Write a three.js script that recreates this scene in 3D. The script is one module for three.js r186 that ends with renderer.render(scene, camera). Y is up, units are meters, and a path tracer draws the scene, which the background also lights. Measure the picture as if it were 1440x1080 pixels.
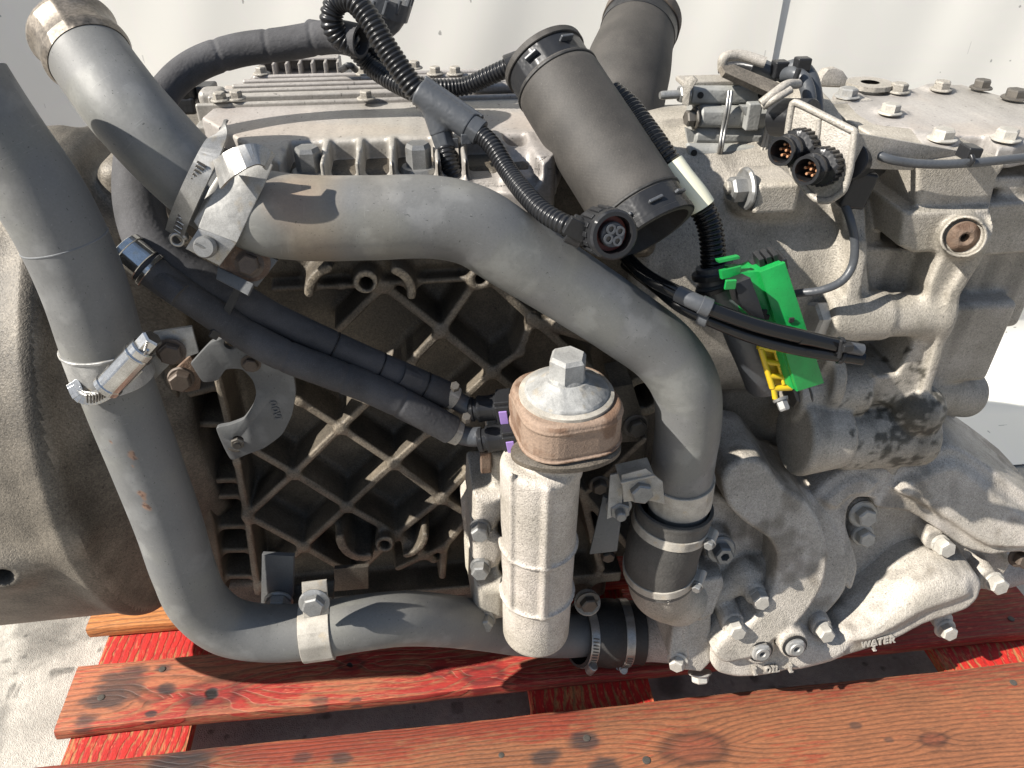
import * as THREE from 'three';
import { mergeGeometries, toCreasedNormals } from 'three/addons/utils/BufferGeometryUtils.js';
import { RoundedBoxGeometry } from 'three/addons/geometries/RoundedBoxGeometry.js';
import { ImprovedNoise } from 'three/addons/math/ImprovedNoise.js';
import { FontLoader } from 'three/addons/loaders/FontLoader.js';
import { TextGeometry } from 'three/addons/geometries/TextGeometry.js';

// ---------- camera, sky, sun, exposure ----------
const scene = new THREE.Scene();
const V = (x, y, z) => new THREE.Vector3(x, y, z);
const FOC = 1083, YAW = 6.5 * Math.PI / 180, PITCH = 35 * Math.PI / 180;
const fwd = V(Math.sin(YAW) * Math.cos(PITCH), -Math.sin(PITCH), -Math.cos(YAW) * Math.cos(PITCH));
const eye = V(0, 0.5, 0).addScaledVector(fwd, -0.9);
const camera = new THREE.PerspectiveCamera(2 * Math.atan(540 / FOC) * 180 / Math.PI, 4 / 3, 0.02, 400);
camera.position.copy(eye); camera.lookAt(eye.clone().add(fwd)); camera.updateMatrixWorld(true);
scene.add(camera);

const SUN_AZ = -78 * Math.PI / 180, SUN_EL = 43 * Math.PI / 180;
const sunDir = V(Math.sin(SUN_AZ) * Math.cos(SUN_EL), Math.sin(SUN_EL), Math.cos(SUN_AZ) * Math.cos(SUN_EL));
const sun = new THREE.DirectionalLight(0xfff9f0, 5);
sun.position.copy(sunDir).multiplyScalar(6); sun.target.position.set(0.05, 0.3, -0.1);
sun.castShadow = true; sun.shadow.mapSize.set(4096, 4096);
Object.assign(sun.shadow.camera, { left: -1.6, right: 1.6, top: 1.6, bottom: -1.6, near: 1, far: 12 });
scene.add(sun, sun.target);
{
  const w = 256, h = 128, d = new Float32Array(w * h * 4);
  for (let j = 0; j < h; j++) for (let i = 0; i < w; i++) {
    const el = ((j + 0.5) / h - 0.5) * Math.PI, az = ((i + 0.5) / w - 0.5) * 2 * Math.PI;
    const dx = Math.cos(el) * Math.cos(az), dz = Math.cos(el) * Math.sin(az), dy = Math.sin(el);
    const c = dx * sunDir.x + dy * sunDir.y + dz * sunDir.z, glow = Math.pow(Math.max(c, 0), 10) * 0.9;
    const up = Math.max(dy, 0), hz = Math.pow(1 - up, 3);
    let r = 0.34 + 0.62 * hz + glow, g = 0.50 + 0.52 * hz + glow * 0.96, b = 0.80 + 0.32 * hz + glow * 0.88;
    if (dy < 0) { const k = Math.min(1, -dy * 8); r = r * (1 - k) + 0.42 * k; g = g * (1 - k) + 0.40 * k; b = b * (1 - k) + 0.37 * k; }
    const o = (j * w + i) * 4; const q = 0.31; d[o] = r * q; d[o + 1] = g * q; d[o + 2] = b * q; d[o + 3] = 1;
  }
  const sky = new THREE.DataTexture(d, w, h, THREE.RGBAFormat, THREE.FloatType);
  sky.mapping = THREE.EquirectangularReflectionMapping; sky.magFilter = THREE.LinearFilter; sky.needsUpdate = true;
  scene.background = sky; scene.environment = sky;
}
scene.backgroundIntensity = 1.0; scene.environmentIntensity = 1.0;
const renderer = new THREE.WebGLRenderer({ antialias: true });
renderer.setSize(1024, 768);
renderer.toneMapping = THREE.LinearToneMapping; renderer.toneMappingExposure = 2.15;
renderer.shadowMap.enabled = true; renderer.shadowMap.type = THREE.PCFSoftShadowMap;

// ---------- surveying: where a sight line of the photograph meets a plane of the place ----------
const ray = (px, py) => V((px - 720) / FOC, (540 - py) / FOC, -1).applyQuaternion(camera.quaternion);
function hit(px, py, o, n) { const d = ray(px, py); return eye.clone().addScaledVector(d, o.clone().sub(eye).dot(n) / d.dot(n)); }
const AX = V(1, 0, 0), AY = V(0, 1, 0), AZ = V(0, 0, 1);
const P = (px, py, z) => hit(px, py, V(0, 0, z), AZ);
const PY = (px, py, y) => hit(px, py, V(0, y, 0), AY);
const PX = (px, py, x) => hit(px, py, V(x, 0, 0), AX);
// metres across for a width seen as w pixels at a point
const W = (w, p) => w / FOC * p.clone().sub(eye).dot(fwd);
const path = a => a.map(([x, y, z]) => P(x, y, z));

// ---------- random, noise ----------
let seed = 12345;
const rnd = () => { seed = (seed * 1664525 + 1013904223) >>> 0; return seed / 4294967296; };
const hash = (x, y) => { let h = (Math.imul(x, 374761393) + Math.imul(y, 668265263)) | 0; h = Math.imul(h ^ (h >>> 13), 1274126177); return ((h ^ (h >>> 16)) >>> 0) / 4294967296; };
// value noise that repeats with period n
function vn(x, y, n) {
  const xi = Math.floor(x), yi = Math.floor(y), fx = x - xi, fy = y - yi, u = fx * fx * (3 - 2 * fx), v = fy * fy * (3 - 2 * fy);
  const m = a => ((a % n) + n) % n, a = hash(m(xi), m(yi)), b = hash(m(xi + 1), m(yi)), c = hash(m(xi), m(yi + 1)), d = hash(m(xi + 1), m(yi + 1));
  return a + (b - a) * u + (c - a) * v + (a - b - c + d) * u * v;
}
const fbm = (x, y, n, o = 4) => { let s = 0, a = 0.5, t = 0; for (let k = 0; k < o; k++) { s += a * vn(x + 17.3 * k, y + 9.1 * k, n); t += a; a *= 0.5; x *= 2; y *= 2; n *= 2; } return s / t; };
const INo = new ImprovedNoise();
const n3 = (p, s) => INo.noise(p.x * s + 3.1, p.y * s + 7.7, p.z * s + 1.3);
const clamp = (x, a = 0, b = 1) => Math.min(b, Math.max(a, x));
const sstep = (a, b, x) => { const t = clamp((x - a) / (b - a)); return t * t * (3 - 2 * t); };
const mix = (a, b, t) => a + (b - a) * t;

// ---------- textures ----------
function tex(n, m, fn, srgb = true, rep) {      // fn(u, v) -> [r, g, b] 0..1 (sRGB when srgb)
  const d = new Uint8Array(n * m * 4);
  for (let j = 0; j < m; j++) for (let i = 0; i < n; i++) {
    const c = fn((i + 0.5) / n, (j + 0.5) / m), o = (j * n + i) * 4;
    d[o] = clamp(c[0]) * 255; d[o + 1] = clamp(c[1]) * 255; d[o + 2] = clamp(c[2]) * 255; d[o + 3] = 255;
  }
  const t = new THREE.DataTexture(d, n, m); t.wrapS = t.wrapT = THREE.RepeatWrapping; t.magFilter = THREE.LinearFilter;
  t.minFilter = THREE.LinearMipmapLinearFilter; t.generateMipmaps = true;
  if (srgb) t.colorSpace = THREE.SRGBColorSpace;
  if (rep) t.repeat.set(rep[0], rep[1]);
  t.needsUpdate = true; return t;
}

// ---------- objects ----------
const used = {};
const numbered = n => { const k = used[n] = (used[n] ?? -1) + 1; return k ? n + '_' + String(k).padStart(3, '0') : n; };
function thing(name, label, category, at = V(0, 0, 0), group) {
  const o = new THREE.Group(); o.name = numbered(name); o.position.copy(at); o.userData = { label, category };
  if (group) o.userData.group = group;
  scene.add(o); return o;
}
const rootOf = o => { let p = o; while (p.parent && p.parent !== scene) p = p.parent; return p; };
function part(parent, name, geo, mat, label) {      // geometry given in world coordinates
  const g = Array.isArray(geo) ? merge(geo) : geo, b = rootOf(parent).position;
  g.translate(-b.x, -b.y, -b.z);
  if (mat.vertexColors && !g.attributes.color) vcol(g, tint);
  const m = new THREE.Mesh(g, mat); m.name = name; m.castShadow = m.receiveShadow = true;
  if (label) m.userData.label = label;
  parent.add(m); return m;
}
function merge(list) {
  const hasC = list.some(g => g.attributes.color);
  return mergeGeometries(list.map(g => {
    let q = g.index ? g.toNonIndexed() : g;
    for (const k of Object.keys(q.attributes)) if (!['position', 'normal', 'uv', 'color'].includes(k)) q.deleteAttribute(k);
    if (!q.attributes.uv) q.setAttribute('uv', new THREE.BufferAttribute(new Float32Array(q.attributes.position.count * 2), 2));
    if (hasC && !q.attributes.color) q.setAttribute('color', new THREE.BufferAttribute(new Float32Array(q.attributes.position.count * 3).fill(1), 3));
    q.morphAttributes = {};
    return q;
  }));
}
function boxUV(g) {      // uv in metres from the dominant axis of each triangle
  g = g.index ? g.toNonIndexed() : g;
  const p = g.attributes.position, uv = new Float32Array(p.count * 2), a = V(), b = V(), c = V();
  for (let i = 0; i < p.count; i += 3) {
    a.fromBufferAttribute(p, i); b.fromBufferAttribute(p, i + 1); c.fromBufferAttribute(p, i + 2);
    const n = b.clone().sub(a).cross(c.clone().sub(a)), x = Math.abs(n.x), y = Math.abs(n.y), z = Math.abs(n.z);
    [a, b, c].forEach((q, k) => { const o = (i + k) * 2; if (z >= x && z >= y) { uv[o] = q.x; uv[o + 1] = q.y; } else if (y >= x) { uv[o] = q.x; uv[o + 1] = -q.z; } else { uv[o] = q.z + 0.37; uv[o + 1] = q.y + 0.21; } });
  }
  g.setAttribute('uv', new THREE.BufferAttribute(uv, 2)); return g;
}
function orient(g, at, dir, spin = 0) {
  if (spin) g.rotateY(spin);
  g.applyQuaternion(new THREE.Quaternion().setFromUnitVectors(AY, dir.clone().normalize()));
  return g.translate(at.x, at.y, at.z);
}
const crease = (g, a = 0.6) => { const q = toCreasedNormals(g.index ? g.toNonIndexed() : g, a); return q; };
const lathe = (prof, at, dir, seg = 40, spin = 0) => orient(boxUV(crease(new THREE.LatheGeometry(prof.map(([r, y]) => new THREE.Vector2(Math.max(r, 1e-5), y)), seg), 0.7)), at, dir, spin);
const rod = (a, b, r, seg = 24, ch = Math.min(0.001, r * 0.2)) => { const d = b.clone().sub(a), L = d.length(); return lathe([[0, 0], [r - ch, 0], [r, ch], [r, L - ch], [r - ch, L], [0, L]], a, d, seg); };
function block(c, sx, sy, sz, r = 0.002, rot) {
  const g = boxUV(new RoundedBoxGeometry(sx, sy, sz, 2, Math.min(r, sx * 0.49, sy * 0.49, sz * 0.49)));
  if (rot) g.applyQuaternion(rot);
  return g.translate(c.x, c.y, c.z);
}
// rotation whose x axis runs along xa and whose z axis faces n as nearly as it can
function frame(xa, n) {
  const X = xa.clone().normalize(), Y = n.clone().cross(X).normalize(), Z = X.clone().cross(Y);
  return new THREE.Quaternion().setFromRotationMatrix(new THREE.Matrix4().makeBasis(X, Y, Z));
}
// a flat plate cut to an outline; outline in world points that lie near one plane with normal n
function plate(pts, n, thick, { bevel = 0.0008, holes = [], front = true, seg = 2 } = {}) {
  const o = pts[0].clone(), N = n.clone().normalize(), X = Math.abs(N.y) > 0.9 ? V(1, 0, 0) : AY.clone().cross(N).normalize();
  X.addScaledVector(N, -X.dot(N)).normalize(); const Y = N.clone().cross(X);
  const loc = p => { const d = p.clone().sub(o); return new THREE.Vector2(d.dot(X), d.dot(Y)); };
  let l = pts.map(loc); if (THREE.ShapeUtils.area(l) < 0) l = l.reverse();
  const s = new THREE.Shape(l);
  for (const [c, r] of holes) { const q = loc(c), h = new THREE.Path(); h.absarc(q.x, q.y, r, 0, Math.PI * 2, true); s.holes.push(h); }
  const b = Math.min(bevel, thick * 0.4);
  let g = new THREE.ExtrudeGeometry(s, { depth: thick - 2 * b, bevelEnabled: b > 0, bevelThickness: b, bevelSize: b, bevelOffset: -b, bevelSegments: seg, curveSegments: 20 });
  g.translate(0, 0, b - (front ? thick : 0));
  g = boxUV(crease(g, 0.5));
  return g.applyMatrix4(new THREE.Matrix4().makeBasis(X, Y, N).setPosition(o));
}
function spline(pts, tension) { return new THREE.CatmullRomCurve3(pts, false, tension === undefined ? 'centripetal' : 'catmullrom', tension); }
// round bar along a curve; r a number or function of arc length; hollow ends get a wall
function sweep(curve, r, { n = 160, m = 32, caps = [1, 1], hollow = 0, s0 = 0, s1 = null, flat = null } = {}) {
  if (Array.isArray(curve)) curve = spline(curve);
  curve.arcLengthDivisions = 800; const L = curve.getLength(); if (s1 === null) s1 = L;
  const rf = typeof r === 'function' ? r : () => r;
  const C = [], T = [];
  for (let i = 0; i <= n; i++) { const u = (s0 + (s1 - s0) * i / n) / L; C.push(curve.getPointAt(clamp(u))); T.push(curve.getTangentAt(clamp(u))); }
  let N0 = Math.abs(T[0].y) < 0.9 ? AY.clone().cross(T[0]).normalize() : AZ.clone().cross(T[0]).normalize();
  const pos = [], uv = [], idx = []; let B;
  for (let i = 0; i <= n; i++) {
    N0.addScaledVector(T[i], -N0.dot(T[i])).normalize(); B = T[i].clone().cross(N0);
    const s = s0 + (s1 - s0) * i / n, rr = rf(s, L);
    for (let j = 0; j <= m; j++) { const a = j / m * Math.PI * 2, p = C[i].clone().addScaledVector(N0, Math.cos(a) * rr).addScaledVector(B, Math.sin(a) * rr); pos.push(p.x, p.y, p.z); uv.push(a * rf(L * 0.5, L), s); }
  }
  const w = m + 1;
  for (let i = 0; i < n; i++) for (let j = 0; j < m; j++) { const a = i * w + j, b = a + 1, c = a + w, d = c + 1; idx.push(a, b, c, b, d, c); }
  const g = new THREE.BufferGeometry();
  g.setAttribute('position', new THREE.Float32BufferAttribute(pos, 3)); g.setAttribute('uv', new THREE.Float32BufferAttribute(uv, 2)); g.setIndex(idx); g.computeVertexNormals();
  { const nn = g.attributes.normal; for (let i = 0; i <= n; i++) { const a = i * w, b = a + m, v = V(nn.getX(a) + nn.getX(b), nn.getY(a) + nn.getY(b), nn.getZ(a) + nn.getZ(b)).normalize(); nn.setXYZ(a, v.x, v.y, v.z); nn.setXYZ(b, v.x, v.y, v.z); } }
  const out = [g];
  for (const e of [0, 1]) if (caps[e]) {
    const i = e ? n : 0, d = T[i].clone().multiplyScalar(e ? 1 : -1), rr = rf(e ? s1 : s0, L);
    if (hollow) { out.push(lathe([[rr, 0], [rr - hollow, 0], [rr - hollow, -Math.min(0.06, (s1 - s0) * 0.8)], [0, -Math.min(0.06, (s1 - s0) * 0.8)]].reverse(), C[i], d, m)); }
    else out.push(lathe([[rr, 0], [0, 0.0001]].reverse().map(q => q), C[i], d, m));
  }
  const G = merge(out); G.userData = { curve, L }; return G;
}
const corr = (r, pitch = 0.0048, amp = 0.13) => s => { const q = ((s / pitch) % 1 + 1) % 1; const t = sstep(0.05, 0.28, q) * (1 - sstep(0.62, 0.85, q)); return r * (1 - amp + amp * 1.0 * t); };
const conduit = (curve, r, pitch = 0.0048, o = {}) => { if (Array.isArray(curve)) curve = spline(curve); curve.arcLengthDivisions = 800; const L = (o.s1 ?? curve.getLength()) - (o.s0 ?? 0); return sweep(curve, corr(r, pitch), { n: Math.round(L / pitch * 7), m: 22, ...o }); };
// a band round a bar between two arc lengths
function band(curve, s, w, rIn, rOut, seg = 48) {
  const L = curve.getLength(), u = clamp(s / L), c = curve.getPointAt(u), t = curve.getTangentAt(u), e = Math.min(0.0006, (rOut - rIn) * 0.4);
  return lathe([[rIn, -w / 2], [rOut - e, -w / 2], [rOut, -w / 2 + e], [rOut, w / 2 - e], [rOut - e, w / 2], [rIn, w / 2], [rIn, -w / 2]], c, t, seg);
}
// hexagon head bolt, standing on `at` and pointing along dir
function hexGeo(at, dir, r, h, { flange = 1.35, spin = 0.2, stud = 0, hole = 0 } = {}) {
  const gs = [];
  const fl = h * 0.22, R = r * flange;
  if (flange) gs.push(lathe([[0, 0], [R, 0], [R, fl * 0.5], [R * 0.9, fl], [0, fl]], V(0, 0, 0), AY, 28));
  const v = [], push = (a, b, c) => v.push(...a, ...b, ...c), ring = (q, y) => [...Array(6)].map((_, i) => [q * Math.cos(i * Math.PI / 3), y, q * Math.sin(i * Math.PI / 3)]);
  const y0 = flange ? fl * 0.7 : 0, A = ring(r, y0), Bq = ring(r, h * 0.86), Cq = ring(r * 0.84, h), D = hole ? ring(hole, h) : null, E = hole ? ring(hole * 0.9, h * 0.4) : null;
  for (let i = 0; i < 6; i++) {
    const j = (i + 1) % 6;
    push(A[i], Bq[i], A[j]); push(A[j], Bq[i], Bq[j]); push(Bq[i], Cq[i], Bq[j]); push(Bq[j], Cq[i], Cq[j]);
    if (hole) { push(Cq[i], D[i], Cq[j]); push(Cq[j], D[i], D[j]); push(D[i], E[i], D[j]); push(D[j], E[i], E[j]); push(E[i], [0, h * 0.4, 0], E[j]); }
    else push(Cq[i], [0, h, 0], Cq[j]);
  }
  const g = new THREE.BufferGeometry(); g.setAttribute('position', new THREE.Float32BufferAttribute(v, 3)); g.computeVertexNormals(); gs.push(boxUV(g));
  if (stud) gs.push(lathe([[0, h], [r * 0.5, h], [r * 0.5, h + stud * 0.85], [r * 0.4, h + stud], [0, h + stud]], V(0, 0, 0), AY, 18));
  return orient(merge(gs), at, dir, spin);
}
const bolt = (parent, at, dir, r, h, mat, o = {}) => part(parent, o.name ?? 'bolt', hexGeo(at, dir, r, h, { spin: rnd() * 1.05, ...o }), mat, o.label);

// ---------- castings: distance fields meshed with surface nets ----------
const S = {
  cap: (a, b, ra, rb = ra) => { const bx = b.x - a.x, by = b.y - a.y, bz = b.z - a.z, L2 = bx * bx + by * by + bz * bz || 1e-9; return (x, y, z) => { const px = x - a.x, py = y - a.y, pz = z - a.z, t = Math.min(1, Math.max(0, (px * bx + py * by + pz * bz) / L2)), dx = px - bx * t, dy = py - by * t, dz = pz - bz * t; return Math.sqrt(dx * dx + dy * dy + dz * dz) - (ra + (rb - ra) * t); }; },
  chain: (pts, r, k = 0.008) => { const f = []; for (let i = 0; i < pts.length - 1; i++) f.push(S.cap(pts[i], pts[i + 1], Array.isArray(r) ? r[i] : r, Array.isArray(r) ? r[i + 1] : r)); return S.u(k, ...f); },
  sph: (c, r, sx = 1, sy = 1, sz = 1) => (x, y, z) => { const dx = (x - c.x) / sx, dy = (y - c.y) / sy, dz = (z - c.z) / sz; return (Math.sqrt(dx * dx + dy * dy + dz * dz) - r) * Math.min(sx, sy, sz); },
  box: (c, hx, hy, hz, r = 0.004, rot = null) => { const q = rot ? rot.clone().invert() : null, m = q ? new THREE.Matrix4().makeRotationFromQuaternion(q).elements : null; return (x, y, z) => { let px = x - c.x, py = y - c.y, pz = z - c.z; if (m) { const a = m[0] * px + m[4] * py + m[8] * pz, b = m[1] * px + m[5] * py + m[9] * pz, d = m[2] * px + m[6] * py + m[10] * pz; px = a; py = b; pz = d; } const dx = Math.abs(px) - hx + r, dy = Math.abs(py) - hy + r, dz = Math.abs(pz) - hz + r, ox = Math.max(dx, 0), oy = Math.max(dy, 0), oz = Math.max(dz, 0); return Math.sqrt(ox * ox + oy * oy + oz * oz) + Math.min(Math.max(dx, dy, dz), 0) - r; }; },
  cyl: (a, b, ra, rb = ra, r = 0.003) => { const d = b.clone().sub(a), L = d.length(); d.divideScalar(L); return (x, y, z) => { const px = x - a.x, py = y - a.y, pz = z - a.z, t = px * d.x + py * d.y + pz * d.z, qx = px - d.x * t, qy = py - d.y * t, qz = pz - d.z * t, R = ra + (rb - ra) * clamp(t / L), dr = Math.sqrt(qx * qx + qy * qy + qz * qz) - R + r, dt = Math.abs(t - L / 2) - L / 2 + r, or = Math.max(dr, 0), ot = Math.max(dt, 0); return Math.sqrt(or * or + ot * ot) + Math.min(Math.max(dr, dt), 0) - r; }; },
  // outline in x-y (world points), standing from z0 to z1, edges rounded by r; draft leans the walls
  poly: (pts, z0, z1, r = 0.003, draft = 0) => { const X = pts.map(p => p.x), Y = pts.map(p => p.y), n = pts.length, zc = (z0 + z1) / 2, hz = (z1 - z0) / 2; return (x, y, z) => { let d = 1e9, s = 1; for (let i = 0, j = n - 1; i < n; j = i++) { const ex = X[j] - X[i], ey = Y[j] - Y[i], wx = x - X[i], wy = y - Y[i], t = Math.min(1, Math.max(0, (wx * ex + wy * ey) / (ex * ex + ey * ey))), bx = wx - ex * t, by = wy - ey * t, q = bx * bx + by * by; if (q < d) d = q; const c1 = y >= Y[i], c2 = y < Y[j], c3 = ex * wy > ey * wx; if ((c1 && c2 && c3) || (!c1 && !c2 && !c3)) s = -s; } const d2 = s * Math.sqrt(d) + r - draft * (z1 - z), dz = Math.abs(z - zc) - hz + r, o1 = Math.max(d2, 0), o2 = Math.max(dz, 0); return Math.sqrt(o1 * o1 + o2 * o2) + Math.min(Math.max(d2, dz), 0) - r; }; },
  u: (k, ...f) => {
    const n = f.length, bx = new Float64Array(n), by = new Float64Array(n), bz = new Float64Array(n), br = new Float64Array(n).fill(1e9);
    f.forEach((q, i) => { if (q.bs) { [bx[i], by[i], bz[i], br[i]] = q.bs; } });
    const g = (x, y, z) => { let a = 1e3; for (let i = 0; i < n; i++) { if (a < 1e2) { const dx = x - bx[i], dy = y - by[i], dz = z - bz[i], R = br[i] + a + k; if (R > 0 ? dx * dx + dy * dy + dz * dz > R * R : true) continue; } const b = f[i](x, y, z); if (a > 1e2) { a = b; continue; } const h = Math.max(k - Math.abs(a - b), 0) / k; a = Math.min(a, b) - h * h * k * 0.25; } return a; };
    if (f.every(q => q.bs)) { const B = new THREE.Box3(); for (const q of f) B.union(new THREE.Box3(V(q.bs[0] - q.bs[3], q.bs[1] - q.bs[3], q.bs[2] - q.bs[3]), V(q.bs[0] + q.bs[3], q.bs[1] + q.bs[3], q.bs[2] + q.bs[3]))); const c = B.getCenter(V()); let R = 0; for (const q of f) R = Math.max(R, c.distanceTo(V(q.bs[0], q.bs[1], q.bs[2])) + q.bs[3]); g.bs = [c.x, c.y, c.z, R + k]; }
    return g;
  },
  sub: (k, f, ...gs) => { const r = (x, y, z) => { let a = f(x, y, z); for (const g of gs) { if (g.bs) { const dx = x - g.bs[0], dy = y - g.bs[1], dz = z - g.bs[2], R = g.bs[3] - a + k; if (R <= 0 || dx * dx + dy * dy + dz * dz > R * R) continue; } const b = -g(x, y, z), h = Math.max(k - Math.abs(a - b), 0) / k; a = Math.max(a, b) + h * h * k * 0.25; } return a; }; r.bs = f.bs; return r; },
  and: (k, f, g) => (x, y, z) => { const a = f(x, y, z), b = g(x, y, z), h = Math.max(k - Math.abs(a - b), 0) / k; return Math.max(a, b) + h * h * k * 0.25; },
  // upright web between two points of the x-y plane
  wall: (a, b, hw, z0, z1, r = 0.002, draft = 0.06) => { const ex = b.x - a.x, ey = b.y - a.y, L2 = ex * ex + ey * ey, zc = (z0 + z1) / 2, hz = (z1 - z0) / 2; return (x, y, z) => { const px = x - a.x, py = y - a.y, t = Math.min(1, Math.max(0, (px * ex + py * ey) / L2)), dx = px - ex * t, dy = py - ey * t, d2 = Math.sqrt(dx * dx + dy * dy) - hw + r - draft * (z1 - z), dz = Math.abs(z - zc) - hz + r, o1 = Math.max(d2, 0), o2 = Math.max(dz, 0); return Math.sqrt(o1 * o1 + o2 * o2) + Math.min(Math.max(d2, dz), 0) - r; }; },
  half: (o, n) => { const m = n.clone().normalize(); return (x, y, z) => (x - o.x) * m.x + (y - o.y) * m.y + (z - o.z) * m.z; },
};
const bound = (f, pts, r) => { const B = new THREE.Box3().setFromPoints(pts), c = B.getCenter(V()); let R = 0; for (const p of pts) R = Math.max(R, p.distanceTo(c)); f.bs = [c.x, c.y, c.z, R + r]; return f; };
{
  const o = { ...S };
  S.cap = (a, b, ra, rb = ra) => bound(o.cap(a, b, ra, rb), [a, b], Math.max(ra, rb));
  S.sph = (c, r, ...k) => bound(o.sph(c, r, ...k), [c], r * Math.max(1, ...k));
  S.box = (c, hx, hy, hz, ...k) => bound(o.box(c, hx, hy, hz, ...k), [c], Math.hypot(hx, hy, hz));
  S.cyl = (a, b, ra, rb = ra, r) => bound(o.cyl(a, b, ra, rb, r), [a, b], Math.max(ra, rb));
  S.poly = (p, z0, z1, r, dr = 0) => bound(o.poly(p, z0, z1, r, dr), [...p.map(q => V(q.x, q.y, z0)), ...p.map(q => V(q.x, q.y, z1))], dr * (z1 - z0));
  S.wall = (a, b, hw, z0, z1, r, dr = 0.06) => bound(o.wall(a, b, hw, z0, z1, r, dr), [V(a.x, a.y, z0), V(b.x, b.y, z0), V(a.x, a.y, z1), V(b.x, b.y, z1)], hw + dr * (z1 - z0));
}
function nets(f, lo, hi, h, tint) {
  const t0 = Date.now();
  const nx = Math.ceil((hi.x - lo.x) / h) + 1, ny = Math.ceil((hi.y - lo.y) / h) + 1, nz = Math.ceil((hi.z - lo.z) / h) + 1;
  const val = new Float32Array(nx * ny * nz).fill(9), id = (i, j, k) => (k * ny + j) * nx + i, B = 6;
  for (let k = 0; k < nz; k += B) for (let j = 0; j < ny; j += B) for (let i = 0; i < nx; i += B) {
    const c = f(lo.x + (i + B / 2) * h, lo.y + (j + B / 2) * h, lo.z + (k + B / 2) * h);
    if (Math.abs(c) > B * h * 1.25 + 0.004) { const s = c > 0 ? 9 : -9; for (let c2 = k; c2 < Math.min(k + B, nz); c2++) for (let b = j; b < Math.min(j + B, ny); b++) for (let a = i; a < Math.min(i + B, nx); a++) val[id(a, b, c2)] = s; continue; }
    for (let c2 = k; c2 < Math.min(k + B, nz); c2++) for (let b = j; b < Math.min(j + B, ny); b++) for (let a = i; a < Math.min(i + B, nx); a++) val[id(a, b, c2)] = f(lo.x + a * h, lo.y + b * h, lo.z + c2 * h);
  }
  // close the field at the border of the grid
  for (let k = 0; k < nz; k++) for (let j = 0; j < ny; j++) for (let i = 0; i < nx; i++) if (!i || !j || !k || i === nx - 1 || j === ny - 1 || k === nz - 1) { const q = id(i, j, k); if (val[q] < 0) val[q] = 0.3 * h; }
  const vi = new Map(), pos = [];
  const E = [[0, 1], [2, 3], [4, 5], [6, 7], [0, 2], [1, 3], [4, 6], [5, 7], [0, 4], [1, 5], [2, 6], [3, 7]], cv = new Float64Array(8);
  for (let k = 0; k < nz - 1; k++) for (let j = 0; j < ny - 1; j++) for (let i = 0; i < nx - 1; i++) {
    let neg = 0; for (let c = 0; c < 8; c++) { cv[c] = val[id(i + (c & 1), j + ((c >> 1) & 1), k + (c >> 2))]; if (cv[c] < 0) neg++; }
    if (!neg || neg === 8) continue;
    let x = 0, y = 0, z = 0, n = 0;
    for (const [a, b] of E) if ((cv[a] < 0) !== (cv[b] < 0)) { const va = clamp(cv[a], -h, h), vb = clamp(cv[b], -h, h), t = va / (va - vb); x += (a & 1) + ((b & 1) - (a & 1)) * t; y += ((a >> 1) & 1) + (((b >> 1) & 1) - ((a >> 1) & 1)) * t; z += (a >> 2) + ((b >> 2) - (a >> 2)) * t; n++; }
    vi.set(id(i, j, k), pos.length / 3); pos.push(lo.x + (i + x / n) * h, lo.y + (j + y / n) * h, lo.z + (k + z / n) * h);
  }
  const idx = [], st = [1, nx, nx * ny];
  for (let k = 1; k < nz - 1; k++) for (let j = 1; j < ny - 1; j++) for (let i = 1; i < nx - 1; i++) {
    const q = id(i, j, k), s = val[q] < 0;
    for (let ax = 0; ax < 3; ax++) {
      if ((val[q + st[ax]] < 0) === s) continue;
      const u = st[(ax + 1) % 3], w = st[(ax + 2) % 3], a = vi.get(q), b = vi.get(q - u), c = vi.get(q - u - w), d = vi.get(q - w);
      if (a === undefined || b === undefined || c === undefined || d === undefined) continue;
      if (s) idx.push(a, b, c, a, c, d); else idx.push(a, c, b, a, d, c);
    }
  }
  const e = h * 0.35, nor = [];
  for (let i = 0; i < pos.length; i += 3) {
    let x = pos[i], y = pos[i + 1], z = pos[i + 2], gx, gy, gz;
    for (let t = 0; t < 2; t++) {
      const A = f(x + e, y - e, z - e), Bq = f(x - e, y - e, z + e), Cq = f(x - e, y + e, z - e), D = f(x + e, y + e, z + e);
      gx = A - Bq - Cq + D; gy = -A - Bq + Cq + D; gz = -A + Bq - Cq + D;
      const L = Math.hypot(gx, gy, gz) || 1; gx /= L; gy /= L; gz /= L;
      if (t === 0) { const d = clamp((A + Bq + Cq + D) / 4, -h * 0.5, h * 0.5); x -= gx * d; y -= gy * d; z -= gz * d; }
    }
    pos[i] = x; pos[i + 1] = y; pos[i + 2] = z; nor.push(gx, gy, gz);
  }
  let g = new THREE.BufferGeometry();
  g.setAttribute('position', new THREE.Float32BufferAttribute(pos, 3)); g.setAttribute('normal', new THREE.Float32BufferAttribute(nor, 3));
  if (tint) { const col = [], v = V(), n = V(); for (let i = 0; i < pos.length; i += 3) { v.set(pos[i], pos[i + 1], pos[i + 2]); n.set(nor[i], nor[i + 1], nor[i + 2]); const c = tint(v, n); col.push(c[0], c[1], c[2]); } g.setAttribute('color', new THREE.Float32BufferAttribute(col, 3)); }
  g.setIndex(idx);
  if (globalThis.TIMES) console.log('nets', Date.now() - t0, idx.length / 3);
  return boxUV(g);
}
const boxOf = (pad, ...pts) => { const b = new THREE.Box3().setFromPoints(pts); b.expandByScalar(pad); return [b.min, b.max]; };
const quat = (axis, a) => new THREE.Quaternion().setFromAxisAngle(axis, a);

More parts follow.
